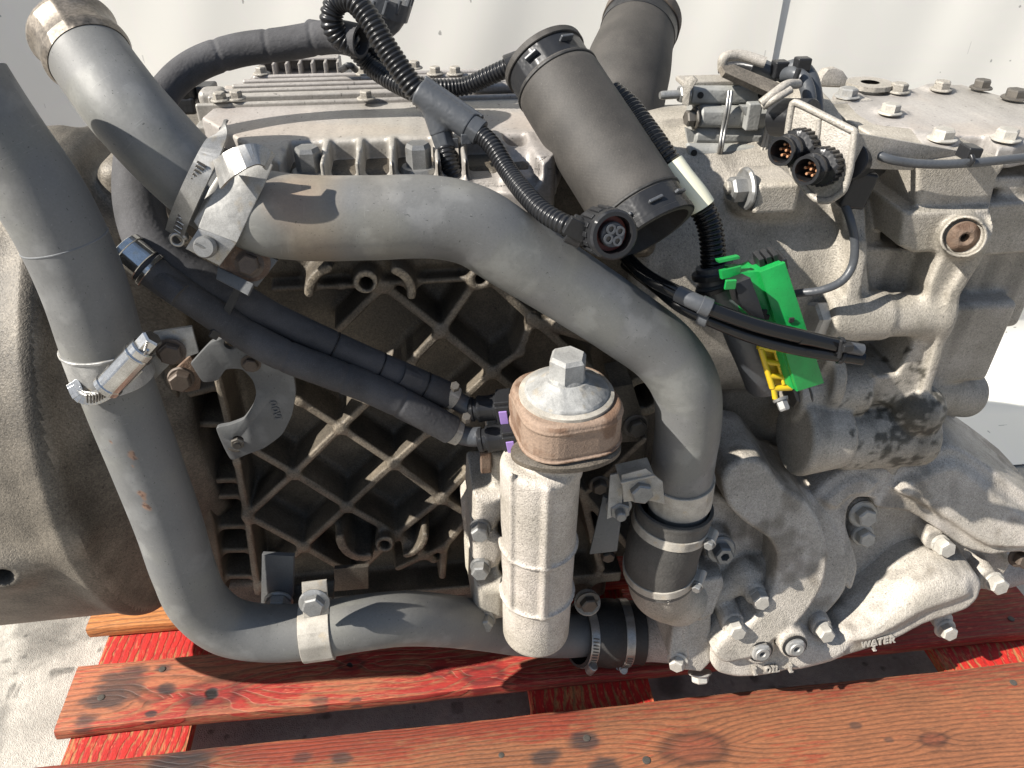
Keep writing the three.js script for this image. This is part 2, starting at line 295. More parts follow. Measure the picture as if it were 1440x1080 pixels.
// ---------- materials ----------
const REP = (m, ...ts) => { ts.forEach(t => t && t.repeat.set(1 / m, 1 / m)); };
const speck = (u, v, n) => { const a = vn(u * n, v * n, n); return a; };
// sand-cast aluminium: fine grain, dark pits and pale dust, tile 0.30 m
const castMap = tex(1024, 1024, (u, v) => {
  const big = fbm(u * 6, v * 6, 6, 4), fine = vn(u * 300, v * 300, 300), mid = vn(u * 120, v * 120, 120), pit = vn(u * 210 + 3, v * 210, 210);
  let k = 0.82 + 0.18 * (big - 0.5) + 0.15 * (fine - 0.5) + 0.10 * (mid - 0.5);
  if (pit > 0.84) k -= (pit - 0.84) * 1.9; const p2 = vn(u * 130 + 9, v * 130 + 4, 130); if (p2 > 0.93) k -= (p2 - 0.93) * 3.4;
  return [k, k * 0.985, k * (0.95 + 0.03 * big)];
});
const castBump = tex(1024, 1024, (u, v) => { const k = 0.45 * vn(u * 180, v * 180, 180) + 0.35 * vn(u * 330, v * 330, 330) + 0.2 * fbm(u * 24, v * 24, 24, 3); return [k, k, k]; }, false);
REP(0.22, castMap, castBump);
const grimeMap = tex(1024, 1024, (u, v) => {
  const a = fbm(u * 5, v * 5, 5, 5), b = fbm(u * 14 + 2, v * 14, 14, 4), f = vn(u * 260, v * 260, 260), s = vn(u * 230 + 4, v * 230, 230);
  let k = 0.74 + 0.42 * (a - 0.5) + 0.22 * (b - 0.5) + 0.20 * (f - 0.5); if (s > 0.86) k -= (s - 0.86) * 2;
  return [k, k * 0.97, k * 0.92];
});
REP(0.34, grimeMap);
const paintMap = tex(1024, 1024, (u, v) => {
  const a = fbm(u * 4, v * 4, 4, 4), f = vn(u * 200, v * 200, 200), d = vn(u * 150 + 5, v * 150, 150), w = vn(u * 170, v * 170 + 9, 170);
  let k = 0.86 + 0.16 * (a - 0.5) + 0.04 * (f - 0.5); if (d > 0.955) k -= 0.3; if (w > 0.965) k += 0.2;
  const sc = vn(u * 12 + v * 3, v * 260, 260); if (sc > 0.955 && a > 0.5) k += 0.09; const sc2 = vn(u * 240, v * 10 + u * 4, 240); if (sc2 > 0.97 && a < 0.5) k += 0.10; const du = fbm(u * 9 + 3, v * 9, 9, 4); k += 0.10 * sstep(0.52, 0.75, du);
  return [k, k * 0.995, k * (0.985 - 0.02 * sstep(0.5, 0.7, a))];
});
const paintBump = tex(512, 512, (u, v) => { const k = 0.6 * vn(u * 90, v * 90, 90) + 0.4 * fbm(u * 14, v * 14, 14, 3); return [k, k, k]; }, false);
const paintRough = tex(512, 512, (u, v) => { const k = 0.46 + 0.28 * fbm(u * 7, v * 7, 7, 4); return [k, k, k]; }, false);
REP(0.22, paintMap, paintBump, paintRough);
const rubMap = tex(512, 512, (u, v) => { const a = fbm(u * 6, v * 6, 6, 4), f = vn(u * 180, v * 180, 180); let k = 0.78 + 0.34 * (a - 0.5) + 0.12 * (f - 0.5); if (vn(u * 140, v * 140 + 7, 140) > 0.955) k += 0.3; return [k, k * 0.99, k * 0.97]; });
REP(0.15, rubMap);
const clothMap = tex(512, 512, (u, v) => { const a = fbm(u * 6, v * 6, 6, 4), f = vn(u * 256, v * 256, 256); let k = 0.76 + 0.30 * (a - 0.5) + 0.16 * (f - 0.5); if (vn(u * 200, v * 200 + 7, 200) > 0.93) k += 0.34; return [k, k, k * 1.01]; });
REP(0.12, clothMap);
const weaveBump = tex(512, 512, (u, v) => { const x = u * 40, y = v * 40, a = Math.sin(x * Math.PI * 2) * Math.sin(y * Math.PI * 2); const k = 0.5 + 0.3 * a + 0.2 * (vn(u * 128, v * 128, 128) - 0.5); return [k, k, k]; }, false);
REP(0.16, weaveBump);
const rustMap = tex(512, 512, (u, v) => {
  const a = fbm(u * 8, v * 8, 8, 5), b = vn(u * 90, v * 90, 90), t = sstep(0.35, 0.68, a);
  return [mix(0.52, 0.42, t) + 0.07 * (b - 0.5), mix(0.445, 0.33, t) + 0.06 * (b - 0.5), mix(0.385, 0.265, t) + 0.05 * (b - 0.5)];
});
REP(0.12, rustMap);
const steelMap = tex(512, 512, (u, v) => { const a = fbm(u * 6, v * 6, 6, 4), f = vn(u * 128, v * 128, 128); let k = 0.82 + 0.3 * (a - 0.5) + 0.1 * (f - 0.5); const r = sstep(0.62, 0.85, fbm(u * 9 + 4, v * 9, 9, 3)); return [k, k * (1 - 0.04 * r), k * (1 - 0.10 * r)]; });
REP(0.09, steelMap);

const sheenMap = tex(512, 512, (u, v) => { const a = fbm(u * 7, v * 7, 7, 4), f = vn(u * 128, v * 128, 128), d = vn(u * 90, v * 90 + 3, 90), sc = vn(u * 9 + v * 5, v * 200, 200); let k = 0.92 + 0.12 * (a - 0.5) + 0.05 * (f - 0.5); if (d > 0.93) k -= 0.22; if (sc > 0.95) k -= 0.10; return [k, k, k]; });
REP(0.08, sheenMap);
const coverMap = tex(1024, 1024, (u, v) => {
  const a = fbm(u * 5, v * 5, 5, 5), f = vn(u * 240, v * 240, 240), st = fbm(u * 40, v * 5, 40, 4), s = vn(u * 120, v * 120 + 5, 120);
  let k = 0.80 + 0.16 * (a - 0.5) + 0.08 * (f - 0.5) + 0.10 * (st - 0.5); if (s > 0.93) k -= 0.22; const b = sstep(0.55, 0.75, a);
  return [k, k * (0.985 - 0.02 * b), k * (0.965 - 0.04 * b)];
});
REP(0.4, coverMap);
const std = (c, rough, metal = 0, o = {}) => new THREE.MeshStandardMaterial({ color: new THREE.Color().setRGB(...c), roughness: rough, metalness: metal, ...o });
const bmp = (t, s) => ({ bumpMap: t, bumpScale: s });
const M = {
  cast: std([0.455, 0.430, 0.390], 0.62, 0.15, { map: castMap, ...bmp(castBump, 0.0006), vertexColors: true }),
  castPlain: std([0.46, 0.44, 0.405], 0.6, 0.15, { map: castMap, ...bmp(castBump, 0.0004) }),
  castPale: std([0.575, 0.542, 0.492], 0.66, 0.1, { map: castMap, ...bmp(castBump, 0.0008), vertexColors: true }),
  castDark: std([0.275, 0.257, 0.230], 0.6, 0.15, { map: grimeMap, ...bmp(castBump, 0.0005), vertexColors: true }),
  castDarkPlain: std([0.22, 0.195, 0.165], 0.65, 0.1, { map: grimeMap, ...bmp(castBump, 0.0005) }),
  caseGrime: std([0.17, 0.155, 0.134], 0.62, 0.15, { map: grimeMap, ...bmp(castBump, 0.0005), vertexColors: true }),
  cover: std([0.50, 0.485, 0.465], 0.52, 0.25, { map: coverMap, ...bmp(castBump, 0.00018), vertexColors: true }),
  pipe: std([0.172, 0.176, 0.178], 0.95, 0.1, { map: paintMap, ...bmp(paintBump, 0.0001), roughnessMap: paintRough, vertexColors: true }),
  plateGrey: std([0.135, 0.14, 0.145], 0.6, 0.2, { map: paintMap, ...bmp(paintBump, 0.0002) }),
  rubber: std([0.036, 0.035, 0.034], 0.62, 0, { map: rubMap, ...bmp(paintBump, 0.0004) }),
  capGrey: std([0.42, 0.42, 0.405], 0.65, 0.1, { map: steelMap, ...bmp(paintBump, 0.0003) }),
  sleeve: std([0.105, 0.102, 0.098], 0.72, 0, { map: rubMap, ...bmp(paintBump, 0.0004) }),
  fabric: std([0.085, 0.084, 0.087], 0.8, 0, { map: clothMap, ...bmp(paintBump, 0.0003) }),
  airHose: std([0.066, 0.061, 0.056], 0.7, 0, { map: rubMap, ...bmp(weaveBump, 0.00007) }),
  plastic: new THREE.MeshPhysicalMaterial({ color: new THREE.Color().setRGB(0.016, 0.0165, 0.018), roughness: 0.34, specularIntensity: 0.6, ...bmp(paintBump, 0.0002) }),
  conduit: new THREE.MeshPhysicalMaterial({ color: new THREE.Color().setRGB(0.014, 0.0145, 0.016), roughness: 0.3, specularIntensity: 0.65 }),
  plasticGrey: std([0.052, 0.056, 0.062], 0.42, 0, bmp(paintBump, 0.0003)),
  gloss: new THREE.MeshPhysicalMaterial({ color: new THREE.Color().setRGB(0.006, 0.0063, 0.007), roughness: 0.12, specularIntensity: 0.7 }),
  zinc: std([0.50, 0.49, 0.465], 0.38, 0.75, { map: steelMap }),
  zincWhite: std([0.45, 0.445, 0.425], 0.5, 0.35, { map: steelMap, ...bmp(paintBump, 0.0002) }),
  chrome: std([0.78, 0.77, 0.74], 0.2, 0.95, { map: steelMap }),
  bolt: std([0.36, 0.36, 0.35], 0.45, 0.5, { map: steelMap }),
  boltPale: std([0.60, 0.57, 0.51], 0.55, 0.2, { map: steelMap }),
  boltDark: std([0.16, 0.145, 0.125], 0.5, 0.4, { map: steelMap }),
  bandPale: std([0.55, 0.51, 0.44], 0.6, 0.15, { map: steelMap }),
  rust: std([1, 1, 1], 0.8, 0.1, { map: rustMap, ...bmp(castBump, 0.0004) }),
  boltRust: std([0.15, 0.115, 0.09], 0.6, 0.3, { map: steelMap }),
  rustDark: std([0.60, 0.58, 0.56], 0.75, 0.1, { map: rustMap, ...bmp(castBump, 0.0006) }),
  green: std([0.006, 0.28, 0.054], 0.42, 0, { map: sheenMap, ...bmp(paintBump, 0.00015) }),
  yellow: std([0.60, 0.41, 0.015], 0.42, 0, { map: sheenMap }),
  purple: std([0.22, 0.14, 0.36], 0.4, 0),
  label: std([0.72, 0.69, 0.52], 0.45, 0),
  copper: std([0.75, 0.4, 0.22], 0.35, 0.7),
  red: std([0.13, 0.018, 0.008], 0.5, 0),
  void: std([0.012, 0.011, 0.010], 0.9, 0),
};
// dust and grime that belong to the surface: broad clouds of tone, no light in them
const tintOf = (amp = 0.22, sc = 9) => p => { const k = 1 + amp * (n3(p, sc) + 0.5 * n3(p, sc * 2.7)); return [k, k * (1 + 0.03 * n3(p, 5)), k * (1 - 0.05 * n3(p, 4))]; };
const tint = tintOf();
function vcol(g, fn) { const p = g.attributes.position, n = g.attributes.normal, c = new Float32Array(p.count * 3), v = V(), w = V(); for (let i = 0; i < p.count; i++) { v.fromBufferAttribute(p, i); w.fromBufferAttribute(n, i); const q = fn(v, w); c.set(q, i * 3); } g.setAttribute('color', new THREE.BufferAttribute(c, 3)); return g; }

// ---------- setting: ground and white sheet behind ----------
const groundMap = tex(1024, 1024, (u, v) => {
  const a = fbm(u * 5, v * 5, 5, 5), b = fbm(u * 20 + 3, v * 20, 20, 4), f = vn(u * 220, v * 220, 220), p = vn(u * 70, v * 70, 70), st = fbm(u * 9 + 7, v * 9, 9, 4);
  let k = 0.80 + 0.22 * (a - 0.5) + 0.2 * (b - 0.5) + 0.08 * (f - 0.5);
  k -= 0.22 * sstep(0.58, 0.74, st); if (p > 0.88) k -= (p - 0.88) * 2.2; const q2 = vn(u * 38 + 9, v * 38, 38); if (q2 > 0.9) k -= 0.25 * sstep(0.9, 0.97, q2) * (0.4 + f);
  return [k, k * 0.985, k * 0.955];
});
REP(1.1, groundMap);
const ground = new THREE.Mesh(new THREE.PlaneGeometry(120, 120, 1, 1).rotateX(-Math.PI / 2), std([0.60, 0.585, 0.55], 0.85, 0, { map: groundMap, ...bmp(castBump, 0.0015) }));
{ const uv = ground.geometry.attributes.uv; for (let i = 0; i < uv.count; i++) uv.setXY(i, uv.getX(i) * 120, uv.getY(i) * 120); }
const GY = -0.146;
ground.name = 'ground'; ground.position.y = GY; ground.receiveShadow = true; ground.userData = { kind: 'structure', label: 'pale stained concrete yard under the red pallet' }; scene.add(ground);

const sheetMap = tex(1024, 1024, (u, v) => { const a = fbm(u * 3, v * 3, 3, 4), d = vn(u * 60, v * 60 + 3, 60), s = vn(u * 160 + 3, v * 14, 160); let k = 0.90 + 0.06 * (a - 0.5); if (d > 0.975) k -= 0.25; if (s > 0.985) k -= 0.12; return [k, k * 0.995, k * 0.97]; });
REP(1.2, sheetMap);
const sheetM = std([0.90, 0.89, 0.865], 0.55, 0, { map: sheetMap, side: THREE.DoubleSide });
function sheet(x0, x1, zOff, label, curl) {
  const prof = [], nx = 90, R = 0.22, zw = -0.86;      // up the wall, round a cove, out on the ground
  for (let i = 0; i <= 40; i++) prof.push([zw, 2.3 - i / 40 * (2.3 - (GY + R + 0.004))]);
  for (let i = 1; i <= 14; i++) { const a = i / 14 * Math.PI / 2; prof.push([zw + R - R * Math.cos(a), GY + 0.006 + R - R * Math.sin(a)]); }
  for (let i = 1; i <= 6; i++) prof.push([zw + R + i * 0.03, GY + 0.006]);
  const pos = [], uv = [], idx = [], ny = prof.length;
  for (let j = 0; j < ny; j++) for (let i = 0; i <= nx; i++) {
    const x = x0 + (x1 - x0) * i / nx, [z, y] = prof[j], lift = sstep(GY + 0.03, GY + 0.4, y);
    const w = 0.010 * INo.noise(x * 2.2 + y * 0.6, y * 0.9, 4.2) + 0.005 * INo.noise(x * 7 - y * 1.5, y * 2.4, 1.7) + curl(x, y);
    pos.push(x, y, z + zOff + w * lift); uv.push(x, y - z);
  }
  for (let j = 0; j < ny - 1; j++) for (let i = 0; i < nx; i++) { const a = j * (nx + 1) + i, b = a + 1, c = a + nx + 1, d = c + 1; idx.push(a, c, b, b, c, d); }
  const g = new THREE.BufferGeometry(); g.setAttribute('position', new THREE.Float32BufferAttribute(pos, 3)); g.setAttribute('uv', new THREE.Float32BufferAttribute(uv, 2)); g.setIndex(idx); g.computeVertexNormals();
  const t = thing('backdrop_sheet', label, 'sheet', V((x0 + x1) / 2, GY, -0.86));
  part(t, 'sheet_panel', g, sheetM); return t;
}
const seamX = P(1066, 60, -0.82).x;
sheet(-2.2, seamX + 0.03, 0.003, 'white sheet hanging behind the left and middle of the gearbox, its free edge at right', (x) => 0.002 * sstep(seamX - 0.06, seamX + 0.03, x) + 0.10 * sstep(-0.75, -1.1, x) + 0.07 * x);
sheet(seamX - 0.12, 3.0, 0.0, 'white sheet hanging behind the right end of the gearbox, tucked under the other sheet', x => 0.07 * x);

// ---------- pallet ----------
function woodMaps(L, Wd, { paint, wear, knots = [], stains = [], freq = 46, fleck = 0.45, raw = [0.60, 0.36, 0.22], red = [0.58, 0.11, 0.07], sd = 0 }) {
  const n = 2048, m = 256, g = new Float32Array(n * m), col = new Uint8Array(n * m * 4), bp = new Uint8Array(n * m * 4);
  for (let j = 0; j < m; j++) for (let i = 0; i < n; i++) {
    const u = (i + 0.5) / n, v = (j + 0.5) / m, x = u * L, y = v * Wd;
    let kring = 0, f = y * freq * 2.6 + 3.4 * fbm(u * 5 + sd, v * 1.3 + sd, 64, 3) + 0.5 * fbm(u * 40 + sd, v * 6, 512, 3), kn = 0, core = 0;
    for (const [kx, ky, kr, hole] of knots) {
      const dx = (x - kx) / 1.9, dy = y - ky, d = Math.hypot(dx, dy) / kr;
      f += (dy >= 0 ? 1 : -1) * 2.6 * Math.exp(-d * d * 0.32) * (kr / 0.015);
      kn = Math.max(kn, Math.exp(-Math.pow(d * 0.95, 4))); kring = Math.max(kring, 0.26 * Math.exp(-Math.pow((d - 1 + 0.25 * (vn(u * 80, v * 20, 512) - 0.5)) * 4, 2))); if (hole) core = Math.max(core, 1 - sstep(0.25, 0.5, Math.hypot((x - kx) / 1.1 + 0.004 * vn(v * 30, u * 60, 99), dy * 0.8) / kr));
    }
    const ring = f - Math.floor(f), late = sstep(0.45, 0.9, ring) * (1 - sstep(0.92, 1, ring));
    const fib = vn(u * 130 + sd, v * 250, 4096), fib2 = vn(u * 400, v * 128 + sd, 4096), wv = fbm(u * 14 + sd * 3, v * 3 + sd, 256, 4), fl = fbm(u * 70 + sd, v * 40, 512, 3);
    let p = paint(u, v) + 1.0 * (wv - 0.5) + 0.45 * (fib - 0.5) - 0.38 * late * wear; p += 0.75 * (fl - 0.5); p = sstep(0.28, 0.72, p);
    const edge = Math.min(v, 1 - v); if (edge < 0.02 && fl > 0.5) p *= 0.35;
    let c = [0, 1, 2].map(k => mix(raw[k], red[k], p));
    const tone = 1 - 0.22 * late + 0.20 * (fib - 0.5) + 0.16 * (fib2 - 0.5) + 0.24 * (wv - 0.5);
    c = c.map((q, k) => q * tone * (1 - kn * [0.12, 0.22, 0.2][k]));
    if (fl > 0.67 && fib > 0.5) c = c.map((q, k) => mix(q, [0.80, 0.60, 0.42][k], fleck * sstep(0.67, 0.76, fl)));
    for (let k = 0; k < 3; k++) c[k] *= 1 - kring;
    let sm = 0;
    for (const [sx, sy, sr, sa] of stains) { const d = Math.hypot((x - sx) / 1.6, y - sy) / sr; sm = Math.max(sm, sa * (1 - sstep(0.45, 1.05, d + 0.9 * (fbm(u * 60, v * 12, 512, 3) - 0.5)))); }
    c = c.map((q, k) => mix(q, [0.13, 0.12, 0.13][k], sm * (0.55 + 0.45 * fib)));
    if (core) c = c.map(q => q * (1 - 0.9 * core));
    const o = (j * n + i) * 4; for (let k = 0; k < 3; k++) col[o + k] = clamp(c[k]) * 255; col[o + 3] = 255;
    const b = clamp(0.75 - 0.4 * late + 0.25 * (fib - 0.5) - 0.6 * core + 0.1 * kn - 0.2 * p * 0); bp[o] = bp[o + 1] = bp[o + 2] = b * 255; bp[o + 3] = 255;
  }
  const mk = (d, s) => { const t = new THREE.DataTexture(d, n, m); t.wrapS = t.wrapT = THREE.RepeatWrapping; t.magFilter = THREE.LinearFilter; t.minFilter = THREE.LinearMipmapLinearFilter; t.generateMipmaps = true; if (s) t.colorSpace = THREE.SRGBColorSpace; t.needsUpdate = true; return t; };
  return new THREE.MeshStandardMaterial({ map: mk(col, true), bumpMap: mk(bp, false), bumpScale: 0.0011, roughness: 0.68 });
}
function plankGeo(L, th, Wd, wob = 0.002, sd = 0, turn = false) {
  const g = new THREE.BoxGeometry(L, th, Wd, 120, 3, 14), p = g.attributes.position, uv = g.attributes.uv, nn = g.attributes.normal;
  for (let i = 0; i < p.count; i++) {
    let x = p.getX(i), y = p.getY(i), z = p.getZ(i);
    if (Math.abs(nn.getY(i)) > 0.5) uv.setXY(i, x / L + 0.5, 0.5 - z / Wd);
    else if (Math.abs(nn.getZ(i)) > 0.5) uv.setXY(i, x / L + 0.5, (z < 0 ? 0.97 : 0.03) + y / Wd * 0.9);
    else uv.setXY(i, 0.004 + (y / L) * 0.5, 0.5 - z / Wd);
    const ez = Math.abs(z) > Wd / 2 - 1e-6, ey = Math.abs(y) > th / 2 - 1e-6, ex = Math.abs(x) > L / 2 - 1e-6;
    const w = wob * (INo.noise(x * 6 + sd, z * 3, sd) + 0.4 * INo.noise(x * 31, y * 40, sd + 3));
    if (ez) z += w * Math.sign(z) * 1.1; if (ez && ey) { z -= Math.sign(z) * 0.0016; y -= Math.sign(y) * 0.0012; }
    if (ex) x += 0.003 * INo.noise(z * 22 + sd, y * 50, 2.2);
    y += 0.0012 * INo.noise(x * 4, z * 9 + sd, sd * 2);
    p.setXYZ(i, x, y, z);
  }
  g.computeVertexNormals();
  return turn ? g.rotateY(Math.PI / 2) : g;
}
const TH = 0.022;
const pallet = thing('pallet', 'weathered red wooden pallet carrying the gearbox, boards worn to bare wood', 'pallet', V(0.1, GY, 0.05));
const wood = {};
{
  const x0 = -0.654, x1 = 0.852, L = x1 - x0;
  const board = (z0, z1, mat, sd, xa = x0, xb = x1, lbl) => part(pallet, 'deck_board', plankGeo(xb - xa, TH, z1 - z0, 0.0022, sd).translate((xa + xb) / 2, -TH / 2, (z0 + z1) / 2), mat, lbl);
  const K = (px, py, z0, z1, r, e) => { const q = PY(px, py, 0); return [q.x - x0, z1 - q.z, r, e]; };
  // front board: bare orange-brown wood, a red trace along its far edge
  const f0 = 0.108, f1 = 0.262, k1 = (a, b, r, e) => K(a, b, f0, f1, r, e);
  wood.front = woodMaps(L, f1 - f0, { sd: 3.3, wear: 0.5, freq: 62, fleck: 0.12, raw: [0.50, 0.315, 0.205], red: [0.44, 0.18, 0.11], paint: (u, v) => 0.20 + 0.55 * sstep(0.62, 1, v) + 0.15 * sstep(0.75, 0.2, u) * v, knots: [k1(948, 1055, 0.021), k1(260, 1078, 0.014), k1(1270, 1045, 0.009)], stains: [k1(800, 1045, 0.016, 0.85), k1(745, 1066, 0.014, 0.8), k1(825, 1078, 0.016, 0.8), k1(255, 1076, 0.03, 0.9), k1(470, 1068, 0.012, 0.7), k1(420, 1065, 0.010, 0.6), k1(1165, 1025, 0.006, 0.5), k1(1210, 1045, 0.005, 0.5)] });
  board(f0, f1, wood.front, 1.7, x0 - 0.01, x1 + 0.06, 'bare orange brown front board with dark knots and nail heads');
  const m0 = -0.048, m1 = 0.061, k2 = (a, b, r, e) => K(a, b, m0, m1, r, e);
  wood.mid = woodMaps(L, m1 - m0, { sd: 8.1, wear: 0.8, freq: 44, raw: [0.62, 0.375, 0.255], red: [0.53, 0.135, 0.105], paint: (u, v) => 0.45 + 0.30 * sstep(0.2, 0.75, u) - 0.30 * sstep(0.12, 0.0, u) + 0.1 * (1 - v), knots: [k2(300, 975, 0.020, 1), k2(215, 978, 0.011), k2(680, 950, 0.014), k2(620, 945, 0.008), k2(495, 935, 0.009, 1)], stains: [k2(165, 965, 0.030, 0.7), k2(150, 980, 0.022, 0.85), k2(232, 967, 0.013, 0.9), k2(185, 945, 0.016, 0.7), k2(120, 1012, 0.014, 0.7), k2(212, 1004, 0.006, 0.9), k2(230, 940, 0.009, 0.7), k2(280, 985, 0.012, 0.9), k2(450, 985, 0.010, 0.5), k2(500, 985, 0.006, 0.6)] });
  board(m0, m1, wood.mid, 4.4, x0, x1, 'red board with black stains and a broken knot near its left end');
  const b0 = -0.228, b1 = -0.112;
  wood.back = woodMaps(L, b1 - b0, { sd: 5.9, wear: 0.4, freq: 40, raw: [0.70, 0.45, 0.24], red: [0.58, 0.14, 0.09], paint: (u, v) => 0.15 + 0.9 * sstep(0.3, 0.6, u), knots: [], stains: [] });
  board(b0, b1, wood.back, 7.2, x0 - 0.012, x1, 'orange back board with only traces of red paint');
  board(-0.42, -0.31, wood.back, 9.2); board(-0.60, -0.49, wood.mid, 2.2);
  const redM = { freq: 34, wear: 1.1, raw: [0.70, 0.46, 0.27], red: [0.62, 0.09, 0.06], paint: () => 0.72 };
  wood.cross = woodMaps(0.95, 0.16, { sd: 12.4, ...redM });
  wood.cross2 = woodMaps(0.95, 0.16, { sd: 15.1, ...redM });
  const zc0 = -0.62, zc1 = 0.275;
  for (const [a, b, m, sd] of [[-0.640, -0.470, wood.cross, 3], [0.018, 0.203, wood.cross2, 5], [0.660, 0.845, wood.cross, 8]]) {
    part(pallet, 'cross_board', plankGeo(zc1 - zc0, TH, b - a, 0.001, sd, true).translate((a + b) / 2, -TH * 1.5 - 0.0015, (zc0 + zc1) / 2), m);
    for (const z of [-0.54, -0.17, 0.195]) part(pallet, 'pallet_block', plankGeo(b - a - 0.02, 0.082, 0.13, 0.001, sd + z).translate((a + b) / 2, -TH * 2 - 0.003 - 0.041, z), wood.cross2);
  }
  for (const [a, b] of [[0.12, 0.25], [-0.24, -0.10], [-0.61, -0.47]]) part(pallet, 'skid_board', plankGeo(L, 0.018, b - a, 0.001, a * 9).translate((x0 + x1) / 2, GY + 0.0095, (a + b) / 2), wood.mid);
  const nailG = [];
  for (const [px, py, r] of [[228, 941, 0.0048], [142, 981, 0.005], [825, 1038, 0.005], [909, 1069, 0.0055], [1425, 960, 0.005], [173, 850, 0.004], [1422, 870, 0.005], [705, 1062, 0.004]]) {
    const q = PY(px, py, 0.0005); part(pallet, 'nail', lathe([[0, -0.004], [r, -0.004], [r, 0.0005], [r * 0.7, 0.0014], [0, 0.0016]], q, AY, 18), M.boltDark);
  }
}

// ---------- gearbox casing ----------
const gearbox = thing('gearbox', 'large grey cast aluminium truck gearbox lying lengthways on the red pallet', 'gearbox', V(0, 0.0, -0.2));
const BY = 0.42, BZ = -0.20;
{ // bell housing at left
  const x1 = -0.368, dent = P(28, 592, 0.075), boss = P(4, 785, 0.10), r0 = P(25, 775, 0.085), r1 = P(105, 745, 0.10);
  let f = S.u(0.03, S.cyl(V(-0.72, BY, BZ), V(-0.47, BY, BZ), 0.322, 0.318, 0.012), S.cyl(V(-0.485, BY, BZ), V(x1, BY, BZ), 0.316, 0.195, 0.006),
    S.cap(r0, r1, 0.016, 0.006), S.cap(P(-60, 800, 0.07), boss, 0.028), 
    S.box(V(-0.60, BY + 0.305, BZ + 0.02), 0.10, 0.02, 0.05, 0.006), S.cyl(P(38, 118, -0.12), P(44, 108, -0.12), 0.028, 0.026, 0.004));
  f = S.and(0.03, f, S.half(V(0, 0.155, 0), V(0, -1, 0)));
  f = S.u(0.015, f, S.box(V(-0.53, 0.165, BZ + 0.11), 0.09, 0.025, 0.06, 0.008), S.box(V(-0.34, 0.42, -0.29), 0.11, 0.31, 0.15, 0.02));
  f = S.sub(0.014, f, S.cap(P(-60, 612, 0.125), P(40, 596, 0.125), 0.018, 0.020), S.cap(P(-20, 380, 0.12), P(4, 376, 0.12), 0.016));
  f = S.sub(0.004, f, S.cyl(boss.clone().add(V(-0.01, 0, -0.03)), boss.clone().add(V(0.02, 0, 0.06)), 0.011));
  const dirt = p => { const k = 1 + 0.5 * n3(p, 7) + 0.25 * n3(p, 19), r = 0.6 * sstep(0.25, 0.12, p.y + 0.05 * n3(p, 8)); return [k * (1 + 0.35 * r), k * (1 - 0.05 * r), k * (1 - 0.25 * r)]; };
  part(gearbox, 'bell_housing', nets(f, V(-0.87, 0.05, -0.56), V(-0.22, 0.80, 0.17), 0.0055, dirt), M.castDark);
}
